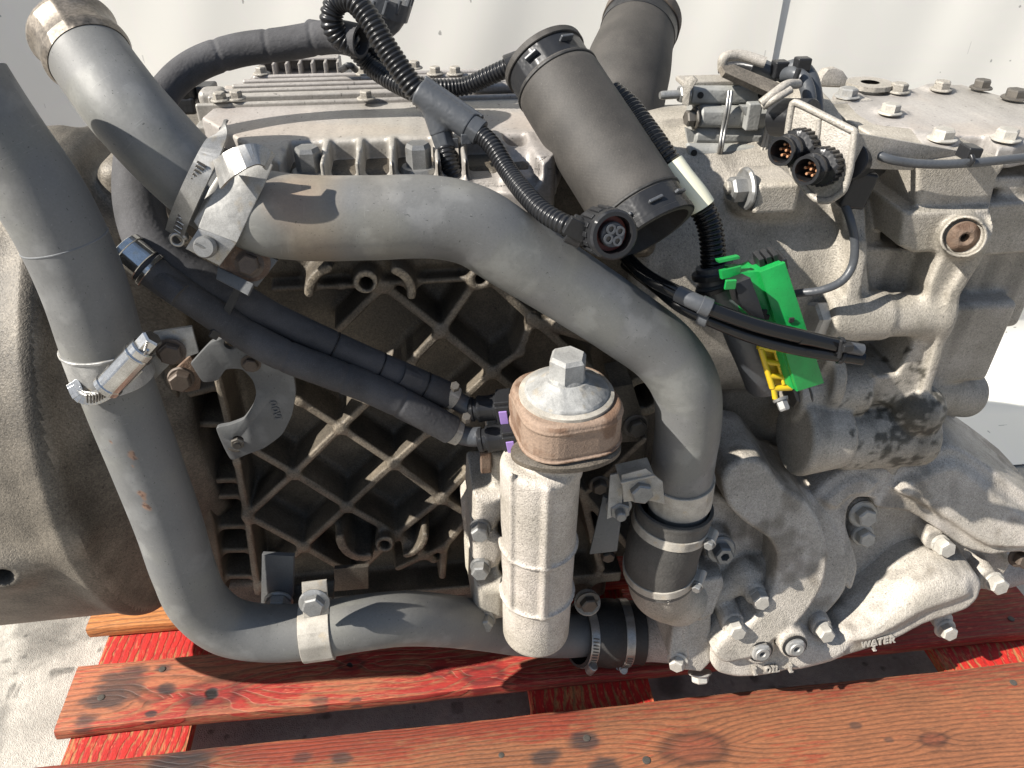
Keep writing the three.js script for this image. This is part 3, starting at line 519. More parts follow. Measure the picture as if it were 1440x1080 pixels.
{ // main case with its lattice of ribs
  const q = (x, y) => P(x, y, 0), w = (a, b, hw = 0.0048, z1 = 0) => S.wall(q(...a), q(...b), hw, -0.07, z1, 0.0012, 0.07);
  const ribs = [
    w([477, 463], [540, 403]), w([540, 403], [621, 466]), w([621, 466], [693, 524]), w([693, 524], [760, 580]),
    w([674, 390], [621, 466]), w([621, 466], [579, 510]), w([579, 510], [521, 563]), w([521, 563], [479, 603]), w([479, 603], [413, 667]), w([413, 667], [347, 727]),
    w([749, 449], [732, 496]), w([732, 496], [693, 524]), w([693, 524], [602, 609]), w([602, 609], [554, 653]), w([554, 653], [488, 714]), w([488, 714], [427, 770]), w([427, 770], [365, 828]),
    w([690, 395], [749, 449]), w([749, 449], [830, 520]), w([760, 455], [790, 452]),
    w([674, 650], [621, 703]), w([621, 703], [557, 753]), w([557, 753], [505, 805]),
    w([380, 535], [421, 566]), w([421, 566], [479, 603]), w([479, 603], [554, 653]), w([554, 653], [621, 703]), w([621, 703], [665, 730]), 
    w([340, 625], [413, 667]), w([413, 667], [488, 714]), w([488, 714], [557, 753]), w([557, 753], [610, 790]), w([347, 727], [427, 770]), w([427, 770], [500, 812]),
    
    w([385, 408], [480, 403], 0.003), w([480, 403], [540, 403], 0.003), w([540, 400], [680, 392], 0.003),
    w([303, 520], [333, 650], 0.0045), w([333, 650], [347, 727], 0.0045), w([347, 727], [362, 835], 0.0045),
    w([830, 690], [905, 620]), w([835, 760], [870, 740]), w([820, 700], [845, 800]), w([845, 800], [815, 850]), w([815, 690], [900, 790]), w([625, 770], [622, 812]), w([655, 735], [625, 770]),
    w([620, 772], [560, 800]),
  ];
  // ladder of short webs beside the bell housing flange
  const lad = [[[262, 598], [318, 599]], [[285, 678], [337, 676]], [[293, 700], [341, 699]], [[297, 743], [347, 741]], [[303, 776], [352, 775]], [[307, 812], [358, 812]], [[250, 560], [308, 545]]].map(([a, b]) => S.wall(P(...a, -0.02), P(...b, -0.02), 0.0045, -0.09, -0.020, 0.002, 0.08));
  const flange = S.poly([[225, 500], [238, 500], [261, 600], [278, 660], [292, 703], [303, 742], [312, 800], [318, 845], [270, 845]].map(([a, b]) => P(a, b, -0.01)), -0.12, -0.010, 0.003, 0);
  const bosses = [S.cyl(q(514, 399).add(V(0, 0, -0.07)), P(514, 397, 0.022), 0.0145, 0.0128, 0.001), S.cyl(q(676, 393).add(V(0, 0, -0.07)), P(676, 393, 0.004), 0.016, 0.0125, 0.0015), S.cyl(q(543, 762).add(V(0, 0, -0.06)), P(541, 766, 0.018), 0.0145, 0.0125, 0.001),
    S.cyl(q(905, 555).add(V(0, 0, -0.05)), P(905, 557, 0.03), 0.03, 0.026, 0.002)];
  const arc = (cx, cy, r, a0, a1, z, w2) => { const p = []; for (let i = 0; i <= 8; i++) { const a = a0 + (a1 - a0) * i / 8; p.push(P(cx + Math.cos(a) * r, cy + Math.sin(a) * r * 0.95, z)); } const f = []; for (let i = 0; i < 8; i++) f.push(S.wall(p[i], p[i + 1], w2, -0.06, z, 0.001, 0.03)); return S.u(0.001, ...f); };
  const arcs = [arc(470, 412, 36, Math.PI * 0.98, Math.PI * 1.42, 0.020, 0.0046), arc(545, 412, 34, Math.PI * 1.6, Math.PI * 2.05, 0.020, 0.0046), arc(510, 755, 32, Math.PI * 0.42, Math.PI * 0.98, 0.016, 0.006), arc(566, 752, 32, Math.PI * 0.03, Math.PI * 0.45, 0.016, 0.0045)];
  let body = S.u(0.006, S.box(V(-0.072, 0.43, -0.234), 0.262, 0.30, 0.187, 0.01), S.box(V(-0.34, 0.43, -0.27), 0.06, 0.30, 0.18, 0.01), S.box(V(0.17, 0.36, -0.235), 0.12, 0.25, 0.16, 0.01), S.box(V(-0.09, 0.70, -0.2), 0.25, 0.055, 0.19, 0.012));
  body = S.u(0.010, body, S.u(0.006, ...ribs), S.u(0.004, ...lad), flange, ...arcs);
  body = S.u(0.008, body, ...bosses, S.box(V(-0.09, 0.145, -0.03), 0.25, 0.010, 0.03, 0.003), S.cap(P(790, 455, 0.0), P(870, 480, -0.01), 0.012));
  const hole = (x, y, z, r) => S.cyl(P(x, y, z).add(V(0, 0, -0.05)), P(x, y, z).add(V(0, 0, 0.02)), r, r, 0.0005);
  body = S.sub(0.002, body, hole(515, 398, 0.02, 0.0066), hole(676, 393, 0.004, 0.0058), hole(541, 767, 0.018, 0.0064), hole(905, 557, 0.03, 0.014));
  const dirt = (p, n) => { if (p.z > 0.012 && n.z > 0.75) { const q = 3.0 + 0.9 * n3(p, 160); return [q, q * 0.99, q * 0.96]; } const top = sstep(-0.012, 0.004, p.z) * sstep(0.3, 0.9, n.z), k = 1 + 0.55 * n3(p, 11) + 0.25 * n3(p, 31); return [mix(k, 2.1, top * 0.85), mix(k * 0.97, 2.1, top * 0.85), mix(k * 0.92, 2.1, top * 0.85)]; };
  part(gearbox, 'main_case', [nets(body, V(-0.47, 0.10, -0.125), V(0.30, 0.765, 0.036), 0.0030, dirt), block(V(-0.085, 0.43, -0.27), 0.52, 0.60, 0.295, 0.01), block(V(0.17, 0.36, -0.26), 0.24, 0.50, 0.27, 0.01), block(V(-0.40, 0.24, -0.24), 0.22, 0.24, 0.20, 0.02)], M.caseGrime, 'dark dirty side of the case with a diagonal lattice of ribs');
}
part(gearbox, 'sump', block(V(-0.135, 0.056, -0.215), 0.60, 0.112, 0.27, 0.012), M.castDarkPlain);
{ // flat cover on top, its scalloped front flange
  const y = 0.775, zf = -0.045, o = [[283, 165], [300, 151], [500, 143], [690, 137], [760, 134], [782, 216], [758, 224], [390, 227]].map(([a, b]) => PY(a, b, y));
  const pl = o.map(p => V(p.x, -p.z, 0)), slab = S.poly(pl, 0.70, y, 0.003, 0.0);      // plan outline stood upright
  const lx = px => P(px, 214, zf).x;
  let f = (x, yy, z) => slab(x, -z, yy);
  f = S.u(0.005, f, S.box(V((lx(398) + lx(770)) / 2, 0.741, -0.035), (lx(770) - lx(398)) / 2 + 0.002, 0.010, 0.040, 0.002));
  for (const [a, b] of [[403, 461], [461, 508], [508, 553], [553, 614], [614, 650], [650, 702], [702, 745]]) { const xa = lx(a) + 0.0028, xb = lx(b) - 0.0028; f = S.sub(0.006, f, S.box(V((xa + xb) / 2, 0.781, -0.018), (xb - xa) / 2, 0.030, 0.034, 0.006)); }
  const gus = [403, 461, 508, 553, 614, 650, 702, 745].map(px => S.and(0.002, S.box(V(lx(px), 0.755, -0.025), 0.0028, 0.020, 0.030, 0.0015), S.half(V(0, 0.775, -0.028), V(0, 0.45, 0.9))));
  f = S.u(0.004, f, ...gus);
  f = S.u(0.012, f, S.cap(P(725, 232, -0.02), P(765, 240, -0.02), 0.018));
  part(gearbox, 'top_cover', nets(f, V(-0.36, 0.695, -0.27), V(0.10, 0.785, 0.012), 0.0024, tintOf(0.08, 12)), M.cover);
  for (const px of [435, 590]) bolt(gearbox, V(P(px, 240, -0.014).x, 0.7508, -0.018), AY, 0.0125, 0.029, M.bolt, { flange: 1.5 });
  part(gearbox, 'front_lug', [block(P(735, 240, -0.02), 0.07, 0.014, 0.03, 0.004), rod(P(706, 236, -0.01), P(760, 236, -0.01), 0.010)], M.caseGrime);
}
{ // finned actuator cover behind the flat cover, and the small ribbed holder on it
  const y = 0.782, xa = PY(288, 125, y).x, xb = PY(780, 112, y).x, zs = [-0.185, -0.212, -0.236, -0.258, -0.280, -0.300];
  part(gearbox, 'finned_cover', block(V((xa + xb) / 2, 0.742, -0.25), xb - xa, 0.04, 0.18, 0.004), M.cover);
  zs.forEach((z, i) => part(gearbox, 'fin', block(V((xa + xb) / 2 + 0.006 * i, 0.768, z), xb - xa - 0.006 * i, 0.028 + (i === 0 ? -0.004 : 0), i === 1 ? 0.013 : 0.007, 0.003), M.cover));
  part(gearbox, 'end_lug', [block(PY(300, 136, 0.775), 0.03, 0.02, 0.03, 0.008)], M.cover);
  for (const [px, py, m] of [[368, 104, 0], [515, 139, 0], [333, 139, 0], [310, 141, 0], [512, 104, 0], [612, 104, 0], [640, 104, 0], [583, 96, 0]]) bolt(gearbox, PY(px, py, 0.782), AY, 0.007, 0.009, M.castPlain, { flange: 1.5 });
  const zr = -0.345, A = P(372, 104, zr), B = P(478, 100, zr), T = P(420, 84, zr).y, w = B.x - A.x;
  part(gearbox, 'ribbed_holder', [block(V((A.x + B.x) / 2, A.y - 0.002, zr + 0.005), w + 0.03, 0.006, 0.05, 0.002), block(V((A.x + B.x) / 2, (A.y + T) / 2, zr - 0.018), w, T - A.y, 0.006, 0.002), block(V((A.x + B.x) / 2, T, zr - 0.01), w, 0.003, 0.02, 0.001)], M.cover);
  for (let i = 0; i < 7; i++) part(gearbox, 'holder_rib', block(V(mix(A.x, B.x, i / 6), (A.y + T) / 2, zr), 0.0035, T - A.y, 0.04, 0.001), M.cover);
  part(gearbox, 'cover_end', [lathe([[0, 0], [0.010, 0], [0.012, 0.004], [0.012, 0.022], [0, 0.024]], PY(264, 140, 0.77), AY, 20), block(PY(262, 146, 0.765), 0.026, 0.02, 0.026, 0.004), block(PY(292, 130, 0.775), 0.02, 0.02, 0.03, 0.003)], M.plastic);
  part(gearbox, 'vent_hose', sweep([PY(480, 98, 0.79), PY(492, 92, 0.80), PY(500, 98, 0.79)], 0.004, { n: 20, m: 10 }), M.plastic);
  part(gearbox, 'cover_lug', [block(PY(700, 122, 0.782), 0.06, 0.012, 0.02, 0.005)], M.cover);
}

// ---------- rear case and top plate at right ----------
{
  const y0 = 0.56, z0 = -0.20;
  const q = (x, y, z) => P(x, y, z);
  let f = S.u(0.02, S.cyl(V(0.14, y0, z0), V(0.40, y0, z0), 0.186, 0.194, 0.02), S.cyl(V(0.378, y0, z0), V(0.396, y0, z0), 0.216, 0.216, 0.003), S.cyl(V(0.39, y0, z0), V(0.44, y0, z0), 0.192, 0.172, 0.005));
  f = S.u(0.012, f, S.box(V(0.47, 0.49, -0.27), 0.20, 0.20, 0.185, 0.012), S.box(V(0.62, 0.60, -0.22), 0.05, 0.10, 0.17, 0.01));
  const QQ = (a, z, z1, r) => S.poly(a.map(([x, y]) => q(x, y, z)), z1, z, r, 0);
  f = S.u(0.006, f,
    QQ([[1290, 230], [1420, 228], [1404, 250], [1393, 293], [1296, 300], [1289, 288]], 0.0, -0.25, 0.005),
    QQ([[1272, 298], [1395, 292], [1386, 326], [1340, 345], [1318, 356], [1286, 358], [1266, 348]], 0.008, -0.2, 0.006),
    QQ([[1378, 288], [1500, 280], [1500, 352], [1372, 362]], -0.035, -0.25, 0.005), QQ([[1378, 250], [1500, 246], [1500, 262], [1376, 268]], -0.05, -0.25, 0.004),
    QQ([[1214, 348], [1300, 352], [1304, 436], [1222, 424]], -0.03, -0.2, 0.004),
    QQ([[1225, 350], [1290, 352], [1400, 372], [1440, 385], [1413, 455], [1383, 457], [1362, 512], [1350, 560], [1220, 560], [1210, 420]], -0.06, -0.30, 0.006));
  // strut from the rusty bush down to the lower tubes
  const st = [q(1357, 335, 0.025), q(1330, 395, 0.018), q(1312, 440, 0.015), q(1290, 500, 0.01), q(1268, 555, 0.02)];
  f = S.u(0.010, f, QQ([[1330, 345], [1386, 345], [1366, 372], [1340, 402], [1330, 445], [1292, 560], [1266, 578], [1236, 566], [1232, 530], [1262, 526], [1292, 470], [1300, 440], [1308, 400]], 0.014, -0.10, 0.005), S.cyl(q(1355, 333, -0.04), q(1355, 333, 0.036), 0.0245, 0.0225, 0.003),
    S.poly([q(1385, 300, 0.0), q(1362, 360, 0.0), q(1338, 400, 0.0), q(1290, 560, 0.0), q(1278, 560, 0.0), q(1320, 400, 0.0), q(1350, 350, 0.0)], -0.06, 0.022, 0.004, 0));
  // horizontal tubes
  f = S.u(0.012, f, S.cyl(q(1158, 446, 0.0), q(1325, 440, 0.0), 0.0245, 0.027, 0.006), S.cyl(q(1160, 446, 0.0), q(1240, 443, 0.0), 0.027, 0.027, 0.004));
  f = S.u(0.008, f, S.cyl(q(1190, 535, -0.02), q(1362, 553, -0.06), 0.034, 0.034, 0.008), S.cyl(q(1110, 552, -0.01), q(1210, 545, -0.01), 0.034, 0.034, 0.004), S.cyl(q(1150, 530, -0.01), q(1168, 530, -0.01), 0.040, 0.040, 0.004),
    S.box(q(1330, 470, -0.05), 0.06, 0.06, 0.03, 0.01));
  f = S.u(0.006, f, S.cyl(q(1115, 613, 0.02), q(1185, 612, 0.02), 0.052, 0.040, 0.008), S.cyl(q(1170, 615, 0.0), q(1300, 605, -0.0), 0.044, 0.046, 0.012), S.sph(q(1288, 575, 0.01), 0.035), S.cap(q(1250, 640, 0.02), q(1252, 668, 0.02), 0.010));
  f = S.u(0.01, f, S.box(V(0.42, 0.32, -0.25), 0.14, 0.09, 0.12, 0.02), S.wall(q(1210, 345, 0.0), q(1218, 405, 0.0), 0.005, -0.1, -0.002, 0.003), S.wall(q(1195, 300, -0.02), q(1210, 405, -0.02), 0.008, -0.12, -0.02, 0.003));
  f = S.u(0.01, f, S.cap(q(1050, 275, -0.05), q(1150, 290, -0.08), 0.022, 0.03), S.box(q(1078, 266, -0.04), 0.024, 0.017, 0.03, 0.004));
  f = S.sub(0.003, f, S.cyl(q(1355, 333, 0.028), q(1355, 333, 0.06), 0.0185, 0.0185, 0.001), S.cyl(q(1355, 333, 0.01), q(1355, 333, 0.06), 0.006, 0.006, 0.001));
  const soot = sc => p => { const k = (1 + 0.16 * n3(p, 9) + 0.12 * n3(p, 27)) * (1 - 0.30 * sstep(0.18, 0.5, INo.noise(p.x * 30, p.y * 5, p.z * 30 + 4))), oil = sstep(0.10, 0.34, 0.45 * n3(p, 38) + 0.5 * n3(p, 120) + 0.42 - 5.5 * p.distanceTo(q(1285, 600, 0.04))) * 0.78; return [k * (1 - oil), k * (1 - oil), k * (0.98 - oil)]; };
  part(gearbox, 'rear_case', nets(f, V(0.12, 0.23, -0.45), V(0.72, 0.80, 0.085), 0.0034, soot()), M.cast);
  part(gearbox, 'rust_bush', lathe([[0.0045, -0.004], [0.0048, 0.004], [0.0075, 0.0065], [0.0125, 0.005], [0.0165, 0.0015], [0.0165, -0.002]], q(1355, 333, 0.031), V(-0.2, 0.1, 1), 32), M.rustDark, 'rusty round bush in the casing arm');
  bolt(gearbox, q(1160, 446, 0.0), V(-1, 0.05, 0.15), 0.021, 0.02, M.boltPale, { name: 'plug', flange: 1.25 });
  bolt(gearbox, q(1050, 265, -0.03), V(-1, 0, 0.1), 0.014, 0.02, M.bolt, { flange: 1.6 });
  bolt(gearbox, q(1125, 553, 0.0), V(-1, -0.1, 0.3), 0.016, 0.016, M.boltDark, { flange: 1.5 });
  part(gearbox, 'stub_shaft', rod(q(1020, 264, -0.03), q(1035, 264, -0.03), 0.007), M.castPlain);
}
{ // flat plate on top of the rear case, with the connector bracket
  const y = 0.745, th = 0.024, c = (a, b) => PY(a, b, y), o = [[1180, 134], [1207, 126], [1282, 124], [1300, 119], [1354, 118], [1372, 124], [1440, 142], [1520, 165], [1520, 206], [1440, 202], [1428, 206], [1404, 207], [1394, 192], [1352, 190], [1340, 207], [1318, 210], [1296, 204], [1279, 180], [1225, 176], [1200, 160]].map(p => c(...p));
  const pl = o.map(p => V(p.x, -p.z, 0)), slab = S.poly(pl, y - th, y, 0.004, 0), low = S.poly(o.map(p => V(p.x, -p.z + 0.002, 0)), y - 0.05, y - 0.02, 0.004, 0);
  let f = (x, yy, z) => slab(x, -z, yy);
  const pads = [[1323, 196], [1415, 196], [1193, 136], [1262, 130], [1320, 126], [1252, 158]].map(([a, b]) => S.cyl(c(a, b).add(V(0, -th, 0)), c(a, b).add(V(0, 0.003, 0)), 0.021, 0.019, 0.003));
  f = S.u(0.008, f, ...pads, S.cap(PY(1345, 215, y - 0.018), PY(1362, 222, y - 0.02), 0.008));
  part(gearbox, 'top_plate', nets(f, V(0.40, 0.71, -0.48), V(0.86, 0.755, 0.02), 0.0028, tintOf(0.10, 10)), M.cover);
  for (const [a, b, m, r] of [[1323, 194, M.boltPale, 0.0145], [1412, 194, M.boltPale, 0.0145], [1190, 134, M.zincWhite, 0.0145], [1262, 127, M.cover, 0.013], [1322, 124, M.cover, 0.013], [1250, 157, M.boltPale, 0.013], [1378, 122, M.boltDark, 0.013], [1425, 136, M.boltDark, 0.015]]) {
    const mm = m === M.cover ? M.castPlain : m; bolt(gearbox, c(a, b + 6).add(V(0, 0.0035, 0)), AY, r * 0.84, 0.0115, mm, { flange: 1.3 });
  }
  // bracket: a lipped plate facing left front, two webs back to the top plate
  const n = V(-0.80, 0.12, 0.58).normalize(), o0 = P(1150, 210, 0.0), on = (a, b) => hit(a, b, o0, n);
  const out = [[1114, 148], [1124, 146], [1194, 181], [1202, 187], [1195, 240], [1186, 268], [1166, 282], [1146, 279], [1117, 246], [1106, 205]].map(p => on(...p));
  const inn = [[1121, 156], [1188, 190], [1180, 240], [1170, 262], [1158, 268], [1146, 264], [1124, 240], [1112, 203]].map(p => on(...p));
  const br = [plate(out, n, 0.006, { front: true })];
  const rim = []; for (let i = 0; i < out.length; i++) rim.push(out[i]); rim.push(out[0]);
  br.push(sweep(new THREE.CatmullRomCurve3(out, true, 'catmullrom', 0.25), 0.0036, { n: 160, m: 10, caps: [0, 0] }));
  br.push(sweep([on(1152, 168), on(1150, 190), on(1146, 205)], 0.003, { n: 10, m: 8 }));
  const top = [on(1124, 147), on(1199, 184), PY(1272, 180, 0.735), PY(1250, 160, 0.735), PY(1200, 142, 0.74)];
  br.push(plate([on(1199, 186), PY(1275, 178, 0.736), PY(1275, 207, 0.72), on(1193, 240)], V(0.3, 0, 1), 0.006));
  br.push(block(PY(1175, 147, 0.742), 0.10, 0.010, 0.016, 0.003, quat(AY, 0.15)), block(PY(1215, 165, 0.738), 0.12, 0.012, 0.016, 0.003, quat(AY, 0.1)), block(PY(1190, 160, 0.722), 0.13, 0.006, 0.07, 0.002, quat(AY, 0.12)));
  part(gearbox, 'connector_bracket', br.map(boxUV), M.castPlain);
  for (const [px, py, ln] of [[1129, 207, 0.044], [1162, 233, 0.042]]) {
    const b = on(px, py), t = b.clone().addScaledVector(n, ln);
    const g = [lathe([[0, 0], [0.01800, 0], [0.01800, 0.014], [0.01512, 0.016], [0.01260, 0.017], [0.01260, 0.026], [0.01512, 0.028], [0.01512, 0.032], [0.01260, 0.034], [0.01260, 0.039], [0.01404, 0.041], [0.01404, ln], [0.01116, ln], [0.01116, ln - 0.022], [0, ln - 0.022]], b, n, 36)];
    const X = V(0, 1, 0).cross(n).normalize(), Y = n.clone().cross(X);
    for (let i = 0; i < 22; i++) { const a = i / 22 * Math.PI * 2, p = b.clone().addScaledVector(X, Math.cos(a) * 0.01800).addScaledVector(Y, Math.sin(a) * 0.01800); g.push(rod(p, p.clone().addScaledVector(n, 0.0145), 0.0017, 8)); }
    const s = part(gearbox, 'round_connector', g, M.plastic);
    const pins = []; for (let i = 0; i < 7; i++) { const a = i / 6 * Math.PI * 2, k = i < 6 ? 0.00612 : 0, p = t.clone().addScaledVector(n, -0.022).addScaledVector(X, Math.cos(a) * k).addScaledVector(Y, Math.sin(a) * k); pins.push(rod(p, p.clone().addScaledVector(n, 0.012), 0.0014, 8)); }
    part(s, 'pin', pins, M.copper);
  }
  part(gearbox, 'connector_tail', [rod(on(1185, 232).add(V(0.01, 0, -0.012)), P(1225, 226, -0.06), 0.020), block(P(1200, 262, -0.01), 0.03, 0.04, 0.03, 0.004, quat(AZ, -0.2)), block(P(1195, 278, -0.01), 0.022, 0.02, 0.02, 0.003), rod(on(1120, 180).add(V(0.03, 0, -0.03)), P(1090, 165, -0.09), 0.02)], M.plastic);
}

// ---------- retarder housing at lower right ----------
const font = await new FontLoader().loadAsync('fonts/droid/droid_sans_bold.typeface.json');
function letters(str, at, xa, n, h, depth = 0.003) {
  const g = new TextGeometry(str, { font, size: h, depth, bevelEnabled: true, bevelSize: 0.0003, bevelThickness: 0.0004, bevelSegments: 1, curveSegments: 4 });
  g.computeBoundingBox(); const b = g.boundingBox; g.translate(-(b.min.x + b.max.x) / 2, -(b.min.y + b.max.y) / 2, 0);
  return boxUV(g.applyQuaternion(frame(xa, n)).translate(at.x, at.y, at.z));
}
const retarder = thing('retarder', 'speckled grey aluminium retarder housing with curved oil and water channels at lower right', 'retarder', V(0.5, 0.0, 0.0));
{
  // the housing leans back: depth is measured from a plane tilted towards the sky
  const LK = 0.36, LY = 0.25, ln = V(0, LK, 1).normalize(), lean = f => (x, y, z) => f(x, y, z + LK * (y - LY)) * 0.96;
  const Q = (px, py, z) => hit(px, py, V(0, LY, z), ln), q = (px, py, z) => { const p = Q(px, py, z); return V(p.x, p.y, z); }, pg = (a, z) => a.map(([x, y]) => q(x, y, z));
  const smooth = (a, z, n = 4) => new THREE.CatmullRomCurve3(pg(a, z), true, 'catmullrom', 0.35).getPoints(a.length * n).slice(0, -1);
  // oil channel: a flat faced bent arm with a foot that carries the two plugs
  const armO = [[1016, 676], [1026, 656], [1046, 645], [1070, 648], [1086, 664], [1100, 684], [1134, 706], [1156, 740], [1166, 785], [1158, 826], [1136, 862], [1112, 888], [1085, 905], [1062, 925], [1020, 935], [1003, 918], [1022, 895], [1052, 880], [1078, 852], [1092, 815], [1094, 782], [1082, 760], [1050, 738], [1024, 712]];
  const arm = S.poly(smooth(armO, 0.10, 3), 0.0, 0.10, 0.0065, 0.03);
  const armSide = S.poly(smooth([[1090, 680], [1150, 700], [1182, 745], [1196, 790], [1190, 830], [1165, 862], [1120, 892], [1090, 900], [1120, 840], [1130, 780], [1110, 720]], 0.06, 3), -0.03, 0.062, 0.009, 0.05);
  const foot = S.poly(smooth([[1003, 912], [1025, 897], [1060, 888], [1115, 892], [1150, 905], [1190, 915], [1170, 930], [1120, 943], [1080, 953], [1040, 956], [1012, 950], [1001, 935]], 0.085, 3), -0.02, 0.085, 0.009, 0.03);
  const waterO = [[1120, 908], [1160, 904], [1205, 888], [1235, 866], [1262, 846], [1288, 822], [1310, 812], [1335, 808], [1372, 810], [1383, 824], [1378, 844], [1362, 860], [1335, 870], [1300, 882], [1262, 902], [1212, 920], [1150, 937], [1115, 942]];
  const water = S.poly(smooth(waterO, 0.078, 3), -0.03, 0.078, 0.010, 0.05), waterTop = S.poly(smooth([[1200, 905], [1240, 884], [1275, 858], [1300, 836], [1330, 822], [1362, 824], [1366, 840], [1340, 852], [1305, 864], [1262, 888], [1225, 905]], 0.09, 3), 0.03, 0.088, 0.012, 0.12);
  let A = arm; A = S.u(0.006, A, armSide, foot); A = S.u(0.016, A, S.u(0.016, water, waterTop));
  const b1 = q(1069, 915, 0.096), b2 = q(1117, 908, 0.108), zc = (p, z) => V(p.x, p.y, z);
  A = S.u(0.006, A, S.cyl(zc(b1, 0.05), zc(b1, 0.096), 0.021), S.cyl(zc(b2, 0.05), zc(b2, 0.108), 0.0195));
  const grit = p => { const k = (1 + 0.10 * n3(p, 14) + 0.07 * n3(p, 45)) * (1 - 0.26 * sstep(0.2, 0.5, INo.noise(p.x * 34, p.y * 6 + 2, p.z * 34))), g = 0.42 * sstep(0.12, 0.5, n3(p, 10) + 0.35 * n3(p, 60)); return [k * (1 - g), k * (1 - g * 1.04), k * (1 - g * 1.1)]; };
  part(retarder, 'oil_and_water_channels', nets(lean(A), V(0.17, 0.0, -0.06), V(0.72, 0.50, 0.17), 0.0028, grit), M.castPale);
  // main body behind: face, wing and wavy web
  const wing = S.poly(smooth([[1232, 660], [1262, 656], [1290, 652], [1312, 636], [1335, 628], [1365, 640], [1440, 690], [1500, 740], [1490, 790], [1436, 778], [1395, 782], [1358, 772], [1325, 750], [1280, 722], [1240, 718], [1231, 712], [1229, 703], [1207, 702], [1194, 716], [1191, 742], [1200, 770], [1207, 800], [1198, 832], [1186, 820], [1187, 795], [1177, 768], [1160, 745], [1140, 708], [1158, 682], [1188, 660], [1212, 653]], 0.06, 3), -0.08, 0.060, 0.006, 0.05);
  const ridge = S.u(0.01, S.poly(smooth([[1262, 690], [1300, 668], [1345, 655], [1400, 695], [1470, 745], [1460, 768], [1392, 768], [1340, 735], [1290, 704]], 0.07, 3), 0.03, 0.072, 0.006, 0.30), S.poly(smooth([[1160, 704], [1190, 680], [1215, 672], [1232, 682], [1222, 694], [1196, 698], [1176, 715]], 0.066, 3), 0.03, 0.067, 0.005, 0.25));
  const face = S.poly(pg([[1150, 740], [1190, 690], [1260, 690], [1340, 720], [1425, 790], [1412, 812], [1350, 850], [1240, 890], [1150, 905], [1040, 900], [1000, 850], [1000, 700], [1060, 660]], 0.012), -0.16, 0.012, 0.006, 0.05);
  const stub2 = (px, py, z0, z1, r, r2) => { const p = q(px, py, z1); return S.cyl(zc(p, z0), zc(p, z1), r, r2 ?? r * 0.94, 0.003); };
  const webs = [S.wall(q(1316, 786, 0.03), q(1350, 806, 0.03), 0.004, -0.04, 0.038, 0.002), stub2(1314, 760, -0.04, 0.045, 0.0155), stub2(1390, 816, -0.06, 0.045, 0.0165), stub2(1328, 876, -0.05, 0.04, 0.016)];
  const bay = S.poly(pg([[1000, 690], [1060, 720], [1110, 760], [1115, 830], [1080, 885], [1010, 925], [985, 900], [990, 780]], 0.05), -0.05, 0.052, 0.006, 0.02);
  let B = S.u(0.006, S.u(0.010, face, bay), S.u(0.008, wing, ridge)); B = S.u(0.006, B, ...webs, stub2(1213, 722, -0.02, 0.034, 0.021), stub2(1212, 751, -0.02, 0.030, 0.0175), S.box(V(0.46, 0.18, -0.21), 0.2, 0.12, 0.09, 0.02));
  B = S.u(0.01, B, S.cyl(q(1390, 800, -0.08), q(1500, 770, -0.08), 0.03));
  // left: flange block, bolt lugs, cross channel
  B = S.u(0.006, B,
    S.poly(pg([[948, 848], [958, 840], [990, 840], [1000, 862], [999, 930], [986, 944], [950, 940], [941, 925]], 0.075), -0.04, 0.078, 0.004, 0.02), S.wall(q(964, 842, 0.08), q(966, 940, 0.08), 0.001, 0.05, 0.080, 0.0008, 0),
    stub2(1032, 880, 0.0, 0.092, 0.017), stub2(1064, 838, 0.0, 0.088, 0.016), stub2(1012, 771, -0.05, 0.074, 0.021), stub2(1156, 884, -0.05, 0.074, 0.016),
    S.chain([q(1005, 832, 0.055), q(1050, 806, 0.062), q(1086, 793, 0.055)], [0.016, 0.0185, 0.016], 0.01),
    S.poly(pg([[975, 815], [1015, 808], [1018, 820], [1002, 862], [985, 870], [964, 850]], 0.08), -0.04, 0.084, 0.004, 0.02),
    S.cyl(q(1075, 662, -0.06), q(1040, 668, 0.03), 0.04, 0.034, 0.01));
  part(retarder, 'main_body', nets(lean(B), V(0.15, 0.0, -0.27), V(0.86, 0.50, 0.15), 0.0030, grit), M.castPale);
  const f1 = V(-0.05, 0.28, 1), bl = (x, y, z, r, h, o = {}) => bolt(retarder, Q(x, y, z), o.d ?? f1, r, h, o.m ?? M.boltPale, o);
  bl(1213, 722, 0.034, 0.0135, 0.017, { flange: 1.5 }); bl(1212, 751, 0.030, 0.012, 0.018, {}); bl(1322, 764, 0.045, 0.0125, 0.02, { flange: 1.1 }); bl(1397, 817, 0.044, 0.0130, 0.018, { flange: 1.15 });
  bl(1328, 883, 0.038, 0.0115, 0.017, {}); bl(1065, 838, 0.088, 0.0115, 0.018, { flange: 1.1 }); bl(1032, 879, 0.092, 0.0115, 0.019, { flange: 1.1 }); bl(1157, 885, 0.074, 0.0110, 0.017, { flange: 1.15 });
  bl(1013, 772, 0.074, 0.0130, 0.020, { flange: 1.5, hole: 0.006, m: M.bolt });
  bl(953, 928, 0.074, 0.0105, 0.014, { d: V(-0.5, 0.1, 1) }); bl(984, 945, 0.055, 0.012, 0.014, { d: V(0, -0.8, 0.6) }); bl(956, 853, 0.076, 0.0105, 0.014, { d: V(-0.5, 0.2, 1) }); bl(1434, 782, 0.03, 0.013, 0.016, { m: M.boltRust });
